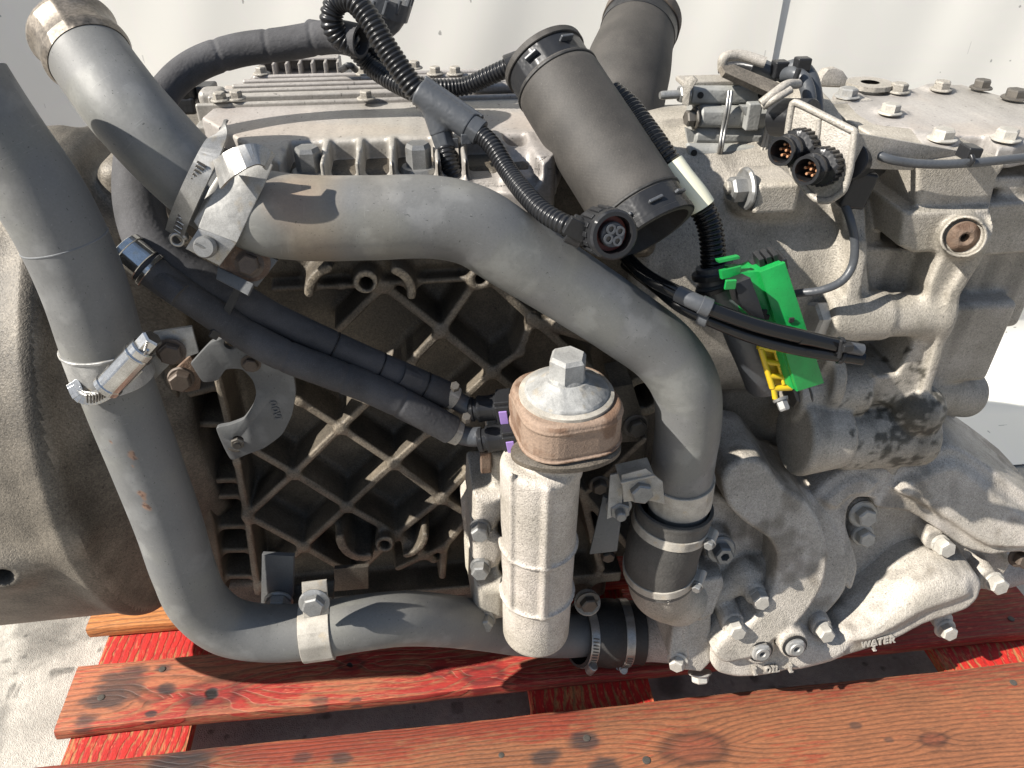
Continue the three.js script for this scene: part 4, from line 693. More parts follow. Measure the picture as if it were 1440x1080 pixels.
  for (const [b, z] of [[b1, 0.096], [b2, 0.108]]) {
    const o = V(b.x, b.y, z - LK * (b.y - LY)), d = V(0.03, 0.22, 1);
    const s = part(retarder, 'plug', lathe([[0, 0.002], [0.0040, 0.002], [0.0045, 0.008], [0.009, 0.009], [0.0100, 0.0075], [0.0122, 0.006], [0.0135, 0.0045], [0.0135, 0]], o, d, 28), M.zincWhite);
    part(s, 'seal_ring', lathe([[0.0130, 0], [0.0168, 0], [0.0168, 0.0022], [0.0130, 0.0022]], o, d, 28), M.plastic);
  }
  const wr = (str, px, py, z, xa, h) => letters(str, Q(px, py, z), xa, V(0, LK, 1), h, 0.0062);
  part(retarder, 'cast_lettering', [wr('WATER', 1232, 899, 0.0765, V(1, 0.10, 0), 0.0105), wr('OIL', 1084, 938, 0.085, V(1, 0.03, 0), 0.0088), wr('I', 1060, 941, 0.085, V(1, 0.2, 0), 0.011), wr('I', 1110, 937, 0.085, V(1, 0.2, 0), 0.011), wr('I', 1227, 908, 0.077, V(1, 0.3, 0), 0.009)], M.castPlain);
}

// ---------- oil filter housing ----------
const FX = P(757, 760, 0.13).x, FZ = 0.13;
const filter = thing('filter_housing', 'pale cast upright filter cylinder with rusty square head and hexagon cap', 'filter housing', V(FX, P(757, 905, FZ).y, FZ));
{
  const R = 0.0425, yT = P(800, 654, FZ + 0.052).y - 0.020, yB = P(757, 911, FZ + 0.022).y;
  let f = S.cyl(V(FX, yB, FZ), V(FX, yT - 0.012, FZ), R * 0.96, R, 0.010);
  const ringAt = y => S.cyl(V(FX, y - 0.0015, FZ), V(FX, y + 0.0015, FZ), R + 0.0030, R + 0.0030, 0.001);
  const y1 = P(760, 800, FZ + R).y, y2 = P(760, 868, FZ + R).y, ax = P(768, 760, FZ + R).x;
  f = S.u(0.004, f, S.cyl(V(FX + 0.010, yT - 0.03, FZ), V(FX + 0.014, yT + 0.012, FZ - 0.004), 0.034, 0.036, 0.003));
  f = S.u(0.005, f, ringAt(y1), ringAt(y2), S.cap(V(ax, y2, FZ + R - 0.001), V(ax, P(768, 690, FZ + R).y, FZ + R - 0.001), 0.0046), S.cap(V(FX - R * 0.78, yT - 0.01, FZ + R * 0.62), V(FX - R * 0.80, y2, FZ + R * 0.60), 0.0028));
  // mounting ears at left, carried back to the case
  for (const [px, py] of [[684, 735], [684, 790], [686, 862]]) {
    const a = P(px, py - 14, 0.11); f = S.u(0.012, f, S.poly([P(px - 18, py - 38, 0.10), P(px + 26, py - 40, 0.10), P(px + 26, py + 6, 0.10), P(px - 4, py + 12, 0.10), P(px - 20, py - 4, 0.10)], 0.02, 0.105, 0.012, 0.05));
  }
  f = S.u(0.012, f, S.poly([P(690, 640, 0.09), P(735, 640, 0.09), P(735, 880, 0.09), P(700, 880, 0.09)], 0.0, 0.09, 0.008, 0), S.poly([P(648, 700, 0.02), P(662, 682, 0.02), P(700, 670, 0.02), P(720, 850, 0.02), P(690, 880, 0.02), P(666, 850, 0.02), P(655, 780, 0.02)], -0.03, 0.028, 0.005, 0));
  f = S.sub(0.006, f, S.cap(P(712, 740, 0.12), P(714, 742, 0.04), 0.011), S.cap(P(712, 795, 0.12), P(714, 797, 0.04), 0.010));
  part(filter, 'filter_body', nets(f, V(FX - 0.13, yB - 0.01, -0.04), V(FX + 0.09, yT + 0.05, FZ + 0.075), 0.0026, tintOf(0.07, 14)), M.castPale);
  for (const [px, py] of [[676, 742], [676, 796], [683, 870]]) bolt(filter, P(px, py, 0.106), V(-0.15, 0.15, 1), 0.0105, 0.016, M.bolt, { flange: 1.2 });
  part(filter, 'shelf', lathe([[0.001, 0], [0.053, 0], [0.0555, 0.002], [0.0555, 0.007], [0.053, 0.009], [0.001, 0.009]], V(0, 0, 0), AY, 56).scale(1, 1, 0.56).translate(FX + 0.022, yT + 0.008, FZ + 0.021), M.castDarkPlain);
  // rusty head: rounded square can with rolled seams
  const hy0 = P(800, 654, FZ + 0.052).y, hy1 = P(800, 600, FZ + 0.048).y, hx = P(801, 600, FZ + 0.02).x, hz = FZ - 0.004;
  const rsq = (r, c) => { const p = []; for (let k = 0; k < 4; k++) for (let i = 0; i <= 8; i++) { const a = (k + i / 8) * Math.PI / 2, cx = (k === 0 || k === 3 ? 1 : -1) * (r - c), cy = (k < 2 ? 1 : -1) * (r - c), x = cx + Math.cos(a) * c, y = cy + Math.sin(a) * c, t = 0.16; p.push(V(hx + x * Math.cos(t) - y * Math.sin(t), -(hz) + x * Math.sin(t) + y * Math.cos(t), 0)); } return p; };
  const lay = (r, ya, yb, rr) => { const q = S.poly(rsq(r, r * 0.66), ya, yb, rr, 0); return (x, y, z) => q(x, -z, y); };
  const hf = S.u(0.002, lay(0.0508, hy0 + 0.001, hy1, 0.006), lay(0.0528, hy0, hy0 + 0.0032, 0.0014), lay(0.0516, hy1 - 0.010, hy1 - 0.0075, 0.001), S.box(V(hx - 0.050, hy1 - 0.025, hz - 0.02), 0.004, 0.01, 0.01, 0.002));
  const head = part(filter, 'filter_head', nets(hf, V(hx - 0.062, hy0 - 0.004, hz - 0.060), V(hx + 0.060, hy1 + 0.004, hz + 0.060), 0.0016), M.rust, 'rust brown square filter head');
  part(head, 'rim_ring', lathe([[0.030, 0.0], [0.0470, 0.0], [0.0470, 0.0035], [0.044, 0.005], [0.030, 0.005]], V(hx, hy1 - 0.0005, hz), AY, 56), M.bandPale);
  part(filter, 'cap', lathe([[0.0415, 0.003], [0.0415, 0.006], [0.0400, 0.008], [0.032, 0.012], [0.024, 0.017], [0.021, 0.020], [0.0, 0.020]], V(hx, hy1, hz), AY, 56), M.capGrey, 'domed grey filter cap');
  bolt(filter, V(hx, hy1 + 0.018, hz), AY, 0.0190, 0.028, M.capGrey, { name: 'cap_hexagon', flange: 0.95, spin: 0.22 });
  part(filter, 'side_lug', [plate([P(862, 545, 0.06), P(890, 540, 0.06), P(905, 590, 0.06), P(900, 622, 0.06), P(868, 624, 0.06)], AZ, 0.05, { bevel: 0.003 })], M.caseGrime);
  bolt(filter, P(893, 598, 0.06), V(0.1, 0.1, 1), 0.011, 0.012, M.boltDark, {});
  bolt(filter, P(853, 775, 0.03), V(0, 0, 1), 0.0095, 0.014, M.boltDark, {}); bolt(filter, P(826, 845, 0.06), V(0.1, 0.1, 1), 0.012, 0.012, M.boltDark, {}); bolt(filter, P(842, 680, 0.02), V(0, 0, 1), 0.010, 0.012, M.boltDark, {});
  part(filter, 'filter_lug', [rod(P(826, 846, -0.02), P(826, 847, 0.06), 0.018)], M.castPlain);
}

// ---------- painted coolant pipes ----------
const pipeTint = (extra) => (p, n) => { const k = 1 + 0.13 * n3(p, 8) + 0.025 * n3(p, 25), d = 0.5 * sstep(0.05, 0.5, n3(p, 6)); let c = [k * (1 + 0.10 * d), k * (1 + 0.05 * d), k * (1 - 0.05 * d)]; return extra ? extra(p, c, n) : c; };
const blot = (c, t, col) => c.map((v, i) => mix(v, v * col[i], clamp(t)));
const PR = 0.035;
const upper = thing('coolant_pipe', 'grey painted upper pipe bending down across the lattice to the upright rubber sleeve', 'pipe', P(955, 700, 0.10));
const cU = spline(path([[292, 263, 0.062], [332, 288, 0.072], [372, 300, 0.085], [430, 307, 0.087], [520, 307, 0.087], [610, 306, 0.087], [665, 318, 0.088], [720, 352, 0.09], [800, 402, 0.092], [880, 455, 0.095], [935, 497, 0.10], [963, 540, 0.105], [968, 590, 0.105], [962, 640, 0.103], [956, 690, 0.10], [952, 730, 0.098]]));
{
  const g = sweep(cU, s => PR * (1 + 0.05 * sstep(0.5, 0.0, s)) * (0.84 + 0.16 * sstep(0.015, 0.065, s)), { n: 220, m: 64, hollow: 0.003 });
  const h0 = P(432, 300, 0.12), h1 = P(405, 270, 0.12), h2 = P(470, 345, 0.12);
  vcol(g, pipeTint((p, c) => { const d = Math.abs(p.x - h0.x + 0.010 * n3(p, 22)) / 0.042; c = blot(c, 0.8 * (1 - sstep(0.2, 1, d)) * (0.6 + 0.6 * n3(p, 18)), [1.45, 1.14, 0.82]); c = blot(c, 0.5 * (1 - sstep(0.1, 1, p.distanceTo(h1) / 0.04)), [1.5, 1.08, 0.8]); const d2 = Math.abs(p.x - P(530, 300, 0.12).x) / 0.03; return blot(c, 0.4 * (1 - sstep(0.1, 1, d2)), [1.25, 1.15, 1.0]); }));
  part(upper, 'pipe', g, M.pipe);
}
const stub = thing('pipe_stub', 'open grey pipe stub with a bare weathered end ring at upper left', 'pipe', P(300, 260, 0.09));
const cS = spline(path([[124, 78, 0.0], [136, 96, 0.012], [154, 121, 0.028], [177, 151, 0.045], [208, 186, 0.055], [245, 225, 0.060], [285, 262, 0.062], [325, 292, 0.064]]));
{
  const R = 0.0335;
  part(stub, 'pipe', vcol(sweep(cS, R, { n: 120, m: 64 }), pipeTint()), M.pipe);
  const d = cS.getTangentAt(0).negate(), o = cS.getPointAt(0);
  part(stub, 'end_ring', lathe([[R - 0.002, 0.034], [R - 0.001, 0.0365], [R + 0.001, 0.0375], [R + 0.003, 0.0355], [R + 0.0035, 0.032], [R + 0.0015, 0.027], [R + 0.0012, 0.012], [R + 0.0028, 0.007], [R + 0.003, 0.003], [R + 0.0008, -0.002], [R - 0.002, -0.002], [R - 0.002, 0.034]], o.clone().addScaledVector(d, -0.004), d, 64), std([0.36, 0.33, 0.30], 0.42, 0.5, { map: grimeMap }), 'bare brownish end ring with heat marks');
}
const lower = thing('coolant_pipe', 'grey painted pipe down the left side with rust chips, bending right along the bottom', 'pipe', P(330, 895, 0.165));
const cL = spline(path([[-56, 114, 0.112], [-30, 154, 0.116], [2, 200, 0.12], [56, 275, 0.125], [94, 345, 0.128], [121, 410, 0.13], [146, 490, 0.133], [174, 570, 0.137], [205, 650, 0.142], [237, 735, 0.147], [258, 800, 0.15], [280, 848, 0.152], [320, 880, 0.154], [375, 890, 0.154], [440, 887, 0.153], [500, 877, 0.150], [560, 870, 0.14], [620, 872, 0.12], [680, 880, 0.090], [740, 890, 0.06], [800, 893, 0.04], [845, 890, 0.034]]));
{
  const chips = [[185, 642, 0.0050], [202, 695, 0.0062], [154, 624, 0.0022], [252, 676, 0.0015], [187, 656, 0.0015], [207, 708, 0.0055]].map(([x, y, r]) => [P(x, y, 0.172), r]);
  const PL = 0.0315, steps = s => PL * (1.05 - 0.05 * sstep(0.24, 0.26, s));
  const g = sweep(cL, steps, { n: 800, m: 160 });
  vcol(g, pipeTint((p, c) => { for (const [q, r] of chips) { const dx = (p.x - q.x), dy = (p.y - q.y), d = Math.hypot(dx * 1.3 + dy * 0.25, dy * 0.75) / r + 0.5 * n3(p, 190); c = blot(c, 1 - sstep(0.55, 0.85, d), n3(p, 320) > 0.2 ? [0.8, 0.42, 0.3] : [1.7, 1.05, 0.75]); } return c; }));
  part(lower, 'pipe', g, M.pipe);
  const L = cL.getLength(); let sj = 0; for (let i = 0; i < 400; i++) { const q = cL.getPointAt(i / 400); if (q.distanceTo(P(92, 335, 0.127)) < 0.012) sj = i / 400 * L; }
  part(lower, 'joint_band', [band(cL, sj, 0.016, PL * 0.9, PL * 1.035), band(cL, sj - 0.008, 0.002, PL * 0.9, PL * 1.065), band(cL, sj + 0.008, 0.002, PL * 0.9, PL * 1.05)].map(g => g), std([0.13, 0.135, 0.14], 0.7, 0.1));
}
const sAt = (curve, pt) => { const L = curve.getLength(); let best = 9, s = 0; for (let i = 0; i <= 600; i++) { const d = curve.getPointAt(i / 600).distanceToSquared(pt); if (d < best) { best = d; s = i / 600 * L; } } return s; };
// rubber sleeves with worm clamps between pipes and retarder
function wormClamp(parent, curve, s, r, ang, mat, { w = 0.013, screw = 1, slots = 9, span = 0.9 } = {}) {
  const L = curve.getLength(), c = curve.getPointAt(clamp(s / L)), t = curve.getTangentAt(clamp(s / L));
  const b = part(parent, 'clamp_band', band(curve, s, w, r - 0.0005, r + 0.0014), mat);
  const N = V(0, 0, 1).addScaledVector(t, -t.z).normalize(), Bv = t.clone().cross(N), at = (a, rr, o = 0) => c.clone().addScaledVector(N, Math.cos(a) * rr).addScaledVector(Bv, Math.sin(a) * rr).addScaledVector(t, o);
  const g = []; for (let i = 0; i < slots; i++) { const a = ang - 0.25 - i * span / slots; g.push(rod(at(a, r + 0.0016, -w * 0.32).addScaledVector(t, 0), at(a + 0.03, r + 0.0016, w * 0.32), 0.0009, 8)); }
  part(b, 'band_slots', g, M.boltDark);
  const T = at(ang + 0.01, 1).sub(at(ang, 1)).normalize(), h = at(ang, r + 0.0055);
  part(b, 'screw_housing', [rod(h.clone().addScaledVector(T, -0.011), h.clone().addScaledVector(T, 0.010), 0.0058, 16), block(at(ang, r + 0.003), 0.018, 0.006, w * 1.02, 0.001, frame(T, t))], mat);
  if (screw) part(b, 'screw', hexGeo(h.clone().addScaledVector(T, 0.011), T, 0.0058, 0.008, { flange: 1.25 }), M.bolt);
  return b;
}
const sleeveR = thing('rubber_sleeve', 'short black upright rubber sleeve joining the upper pipe to the retarder elbow', 'hose', P(938, 745, 0.10));
{
  const cv = spline(path([[957, 655, 0.10], [952, 695, 0.10], [944, 730, 0.102], [932, 770, 0.104], [928, 800, 0.102], [930, 825, 0.098], [955, 838, 0.08]]));
  const a = sAt(cv, P(948, 708, 0.10)), b = sAt(cv, P(929, 806, 0.102));
  part(sleeveR, 'sleeve', sweep(cv, s => 0.0445 + 0.0012 * Math.exp(-Math.pow((s - a - 0.004) / 0.004, 2)), { s0: a, s1: b, n: 60, m: 64, hollow: 0.004 }), M.sleeve);
  wormClamp(sleeveR, cv, sAt(cv, P(942, 734, 0.103)), 0.0447, -1.0, M.bandPale, {});
  wormClamp(sleeveR, cv, sAt(cv, P(929, 796, 0.103)), 0.0447, -1.0, M.bandPale, {});
  part(retarder, 'elbow', vcol(sweep(cv, s => 0.043 - 0.003 * sstep(b - 0.01, b, s), { s0: b - 0.02, n: 60, m: 64 }), tint), M.cast);
  part(retarder, 'cast_lettering', [letters('20', P(942, 836, 0.137).add(V(0, -0.002, 0.004)), V(1, 0.25, -0.2), V(0.2, -0.1, 1), 0.008, 0.004)], M.castPlain);
}
const sleeveL = thing('rubber_sleeve', 'short black level rubber sleeve joining the lower pipe to the retarder inlet', 'hose', P(855, 888, 0.035));
{
  const cv = spline(path([[770, 893, 0.045], [820, 892, 0.035], [850, 890, 0.034], [880, 889, 0.034], [925, 888, 0.036], [965, 887, 0.04]]));
  const a = sAt(cv, P(812, 892, 0.036)), b = sAt(cv, P(900, 889, 0.035));
  part(sleeveL, 'sleeve', sweep(cv, s => 0.0455 + 0.004 * Math.exp(-Math.pow((s - (a + b) / 2) / 0.018, 2)) + 0.0012 * Math.exp(-Math.pow((s - b) / 0.005, 2)), { s0: a, s1: b, n: 60, m: 64, hollow: 0.004 }), M.rubber);
  wormClamp(sleeveL, cv, sAt(cv, P(822, 892, 0.036)), 0.0462, 0.25, M.zinc, { screw: 0 });
  wormClamp(sleeveL, cv, sAt(cv, P(876, 889, 0.035)), 0.0475, 0.95, M.zinc, {});
  part(retarder, 'inlet_neck', vcol(sweep(cv, s => 0.0425 + 0.003 * sstep(b + 0.01, b + 0.05, s), { s0: b - 0.03, n: 50, m: 64, caps: [0, 1] }), tint), M.castPale);
}
// strap clamps and brackets
const strapL = thing('pipe_clamp', 'zinc strap clamp with shiny screw barrel round the left pipe, ear bolted to the case', 'clamp', P(150, 520, 0.165));
{
  const PL = 0.0315, s = sAt(cL, P(152, 512, 0.135)), t = cL.getTangentAt(s / cL.getLength()), c = cL.getPointAt(s / cL.getLength());
  part(strapL, 'strap', [band(cL, s, 0.034, PL, PL + 0.0025), band(cL, s - 0.017, 0.003, PL, PL + 0.0036)], M.zincWhite);
  const b = part(strapL, 'clamp_band', [(() => { const q = sweep([P(108, 540, 0.158), P(112, 552, 0.172), P(130, 556, 0.178), P(160, 541, 0.179), P(190, 512, 0.176), P(208, 492, 0.20)], 0.0012, { n: 40, m: 8 }); return q; })(), ...[0]
    .map(() => { const top = path([[104, 542, 0.166], [112, 556, 0.172], [130, 560, 0.176], [160, 545, 0.178], [190, 518, 0.176]]), n = V(0.0, 0.35, 1).normalize(); const A = spline(top), gs = []; for (let i = 0; i < 24; i++) { const p = A.getPointAt(i / 23), tg = A.getTangentAt(i / 23); gs.push(block(p, 0.007, 0.012, 0.0014, 0.0004, frame(tg, n))); } return merge(gs); })], M.chrome, 'shiny worm clamp band');
  const h0 = P(150, 545, 0.187), h1 = P(203, 488, 0.182);
  part(b, 'screw_barrel', [rod(h0, h1, 0.0105, 24), rod(h0.clone().lerp(h1, -0.02), h0.clone().lerp(h1, 0.10), 0.0115, 24), rod(h0.clone().lerp(h1, 0.80), h0.clone().lerp(h1, 0.86), 0.0118, 24)], M.chrome);
  part(b, 'screw', hexGeo(h1, h1.clone().sub(h0), 0.0085, 0.012, { flange: 0 }), M.chrome);
  const sl = []; const A = spline(path([[112, 556, 0.175], [130, 560, 0.178], [160, 545, 0.181]])); for (let i = 0; i < 9; i++) { const p = A.getPointAt(0.2 + i / 9 * 0.75); sl.push(rod(p.clone().add(V(-0.001, -0.004, 0.0012)), p.clone().add(V(0.001, 0.004, 0.0012)), 0.0008, 8)); } part(b, 'band_slots', sl, M.boltDark);
  part(strapL, 'ear', plate([P(190, 500, 0.10), P(215, 470, 0.10), P(268, 464, 0.10), P(278, 500, 0.10), P(240, 512, 0.10), P(205, 545, 0.10), P(150, 565, 0.10)], V(0.1, 0.1, 1), 0.004), M.zincWhite);
  bolt(strapL, P(241, 494, 0.102), V(0.1, 0.1, 1), 0.0105, 0.010, M.boltRust, { flange: 1.25 });
  part(strapL, 'stay', [plate([P(242, 524, 0.055), P(268, 500, 0.055), P(282, 528, 0.055), P(280, 548, 0.055), P(262, 552, 0.055), P(246, 545, 0.055)], AZ, 0.006)], M.rustDark);
  bolt(strapL, P(255, 532, 0.056), V(0.1, 0.1, 1), 0.011, 0.012, M.boltRust, { flange: 1.2 });
}
const strapU = thing('pipe_clamp', 'wide steel strap clamp bent round the joint of the stub and the upper pipe', 'clamp', P(310, 290, 0.10));
function ribbon(par, name, pts, n, w, th, mat, label) {
  const A = spline(pts), N = 44, pos = [], idx = [];
  for (let i = 0; i <= N; i++) {
    const p = A.getPointAt(i / N), tg = A.getTangentAt(i / N), nn = (typeof n === 'function' ? n(i / N) : n).clone(); nn.addScaledVector(tg, -nn.dot(tg)).normalize(); const b = tg.clone().cross(nn), ww = typeof w === 'function' ? w(i / N) : w;
    for (const [u, v] of [[-1, -1], [1, -1], [1, 1], [-1, 1]]) { const q = p.clone().addScaledVector(b, u * ww / 2).addScaledVector(nn, v * th / 2); pos.push(q.x, q.y, q.z); }
  }
  for (let i = 0; i < N; i++) for (let k = 0; k < 4; k++) { const a = i * 4 + k, b = i * 4 + (k + 1) % 4; idx.push(a, b, a + 4, b, b + 4, a + 4); }
  idx.push(0, 2, 1, 0, 3, 2, N * 4, N * 4 + 1, N * 4 + 2, N * 4, N * 4 + 2, N * 4 + 3);
  const g = new THREE.BufferGeometry(); g.setAttribute('position', new THREE.Float32BufferAttribute(pos, 3)); g.setIndex(idx);
  return part(par, name, boxUV(crease(g, 0.6)), mat, label);
}
{
  const b = ribbon(strapU, 'clamp_band', path([[314, 180, 0.060], [307, 192, 0.088], [290, 226, 0.108], [268, 272, 0.112], [252, 310, 0.106], [246, 330, 0.098]]), f => V(-0.35 * (1 - f), 0.35, 1), 0.0165, 0.002, M.zinc);
  const rib = [], fr = []; for (let i = 0; i < 17; i++) { const u = i / 16, x = mix(283, 250, u), y = mix(228, 320, u), z = mix(0.1105, 0.1045, u) + 0.0022; rib.push(rod(P(x - 6, y - 1, z), P(x + 5, y + 5, z), 0.0010, 8)); fr.push(rod(P(x - 5, y + 2, z), P(x + 4, y + 8, z), 0.0008, 8)); }
  part(b, 'band_slots', rib, M.boltDark); part(b, 'band_ridges', fr, M.chrome);
  part(b, 'screw_eye', (() => { const q = P(249, 337, 0.10), l = [q]; return [new THREE.TorusGeometry(0.0052, 0.0016, 8, 24).translate(q.x, q.y, q.z), rod(P(258, 332, 0.10), P(264, 331, 0.10), 0.004, 12)].map(boxUV); })(), M.zinc);
  // strap: one face over the pipe, its end looped back over itself
  const n = V(-0.12, 0.35, 1).normalize(), o = P(330, 290, 0.116), on = a => a.map(([x, y]) => hit(x, y, o, n));
  part(strapU, 'strap', plate(on([[312, 250], [345, 226], [378, 226], [383, 232], [376, 250], [352, 300], [333, 341], [278, 321], [290, 290]]), n, 0.0025), M.zincWhite, 'wide pale strap face');
  part(strapU, 'strap_underlay', plate(on([[290, 265], [306, 240], [330, 225], [312, 258], [275, 322], [268, 312]]).map(p => p.addScaledVector(n, -0.006)), n, 0.002), M.zinc);
  ribbon(strapU, 'strap_loop', path([[306, 246, 0.121], [322, 232, 0.127], [342, 221, 0.128], [360, 217, 0.125], [374, 222, 0.120], [380, 229, 0.117]]), f => V(-0.2 + 0.5 * f, 0.75, 0.8), f => 0.024 - 0.010 * f, 0.002, M.zinc);
  part(strapU, 'ear', [plate(on([[279, 321], [333, 341], [306, 376], [259, 351]]), V(-0.12, 0.2, 1), 0.003)], M.zinc);
  part(strapU, 'slotted_screw', [lathe([[0, 0.006], [0.008, 0.006], [0.0092, 0.004], [0.0092, 0]], hit(290, 347, o, n), n, 28), block(hit(290, 347, o, n).addScaledVector(n, 0.006), 0.0145, 0.002, 0.001, 0.0004, quat(AZ, -0.6))], M.bolt);
  const m = V(0.02, 0.32, 1).normalize(), o2 = P(350, 375, 0.108), om = a => a.map(([x, y]) => hit(x, y, o2, m));
  const ear = part(strapU, 'rusty_ear', plate(om([[318, 342], [330, 338], [391, 366], [361, 404], [306, 375]]), m, 0.004), M.plateGrey, 'grey ear with a rust ring round its bolt');
  part(ear, 'rust_patch', [plate(om([[319, 343], [331, 339], [352, 349], [334, 388], [308, 375]]).map(p => p.addScaledVector(m, 0.0006)), m, 0.0006, { bevel: 0.0001 }), lathe([[0, 0.0008], [0.0165, 0.0008], [0.0165, 0]], om([[353, 369]])[0], m, 36)], M.rustDark);
  part(strapU, 'lower_lip', [plate(om([[306, 375], [363, 404], [355, 416], [304, 388]]).map((p, i) => p.addScaledVector(m, i > 1 ? 0.008 : 0)), V(-0.1, 0.75, 0.8), 0.004)], M.plateGrey);
  bolt(strapU, om([[351, 371]])[0], m, 0.0095, 0.009, M.boltRust, { flange: 1.3 });
  const tie = ribbon(strapU, 'cable_tie', path([[336, 405, 0.09], [322, 432, 0.092], [310, 456, 0.094], [300, 470, 0.096]]), V(-0.3, 0, 1), 0.007, 0.0015, M.rubber);
  part(tie, 'tie_head', block(P(303, 468, 0.097), 0.010, 0.008, 0.008, 0.001, quat(AZ, 0.9)), M.plastic);
}
const strapB = thing('pipe_clamp', 'white metal strap with one bolt over the bottom pipe', 'clamp', P(445, 890, 0.165));
{
  const PL = 0.0315, s = sAt(cL, P(447, 885, 0.153));
  const L = cL.getLength(), c = cL.getPointAt(s / L), t = cL.getTangentAt(s / L), pr = [];
  part(strapB, 'strap', band(cL, s, 0.034, PL - 0.0002, PL + 0.0028), M.bandPale);
  part(strapB, 'ear', plate([P(424, 820, 0.165), P(459, 816, 0.165), P(463, 862, 0.176), P(427, 868, 0.176)], V(0, 0.35, 1), 0.003), M.bandPale);
  bolt(strapB, P(442, 847, 0.176), V(0, 0.3, 1), 0.012, 0.012, M.bolt, { flange: 1.35 });
  part(strapB, 'support', [plate([P(385, 828, 0.10), P(470, 818, 0.10), P(470, 845, 0.10), P(390, 860, 0.10)], V(0, 0.4, 1), 0.006)], M.caseGrime);
  part(strapB, 'stay_plate', plate([P(368, 780, 0.10), P(416, 776, 0.10), P(416, 830, 0.10), P(382, 850, 0.10), P(369, 845, 0.10)], V(-0.2, 0.1, 1), 0.006), M.plateGrey);
  part(strapB, 'end_plate', plate([P(470, 800, 0.05), P(518, 797, 0.05), P(518, 828, 0.05), P(470, 832, 0.05)], AZ, 0.006), M.caseGrime);
  bolt(strapB, P(392, 845, 0.11), V(0, 0.0, 1), 0.014, 0.014, M.bolt, { flange: 1.2, stud: 0.014 });
}
const strapR = thing('pipe_clamp', 'pale strap clamp with two bolts and grey plates at the foot of the upper pipe', 'clamp', P(950, 690, 0.10));
{
  const s = sAt(cU, P(957, 686, 0.10));
  part(strapR, 'strap', band(cU, s, 0.038, PR, PR + 0.0028), M.bandPale);
  part(strapR, 'ear', [plate([P(874, 668, 0.140), P(908, 658, 0.140), P(930, 672, 0.138), P(932, 700, 0.138), P(905, 697, 0.14), P(876, 702, 0.140)], V(-0.1, 0.15, 1), 0.003), block(P(892, 662, 0.13), 0.036, 0.003, 0.03, 0.001, quat(AZ, 0.2))], M.bandPale);
  bolt(strapR, P(900, 688, 0.141), V(0, 0.15, 1), 0.0125, 0.012, M.bolt, { flange: 1.3 });
  part(strapR, 'rear_ear', plate([P(858, 668, 0.128), P(906, 657, 0.128), P(903, 664, 0.128), P(877, 672, 0.128), P(872, 715, 0.128), P(852, 724, 0.128)], V(-0.1, 0.15, 1), 0.003), M.zincWhite);
  part(strapR, 'grey_plate', plate([P(848, 698, 0.118), P(876, 705, 0.118), P(868, 765, 0.118), P(829, 775, 0.118)], V(-0.25, 0.1, 1), 0.006), M.plateGrey);
  bolt(strapR, P(870, 711, 0.126), V(-0.1, 0.1, 1), 0.012, 0.012, M.bolt, { flange: 1.2, stud: 0.010 });
}
const cPlate = thing('crescent_bracket', 'grey crescent shaped steel bracket bolted over the left of the lattice', 'bracket', P(370, 560, 0.075));
{
  const z = 0.078, pts = [];
  for (const [a, b] of [[268, 512], [296, 482], [318, 476], [348, 474], [372, 480], [396, 494], [411, 520], [416, 552], [410, 585], [396, 612], [372, 630], [346, 640], [324, 646], [304, 604], [322, 598], [342, 590], [355, 572], [360, 553], [355, 535], [340, 520], [318, 520], [306, 535], [285, 537]]) pts.push(P(a, b, z));
  const sm = spline(pts.concat([pts[0]]), 0.28).getPoints(150).slice(0, -1);
  part(cPlate, 'plate', plate(sm, AZ, 0.006, { holes: [[P(324, 484, z), 0.006], [P(335, 619, z), 0.0055]] }), M.plateGrey);
  bolt(cPlate, P(353, 511, z), AZ, 0.0075, 0.006, M.boltRust, { flange: 1.3 });
  bolt(cPlate, P(335, 620, z - 0.004), V(0, 0, 1), 0.0075, 0.006, M.boltDark, { flange: 0, stud: 0.004 });
  part(cPlate, 'spacer', [rod(P(353, 511, 0.0), P(353, 511, z - 0.006), 0.01), rod(P(330, 622, -0.02), P(333, 620, z - 0.006), 0.012)], M.caseGrime);
  part(cPlate, 'stamped_mark', [letters('OOVI', P(388, 577, z + 0.0002), V(0.1, -1, 0), AZ, 0.007, 0.0006)], M.plateGrey);
}

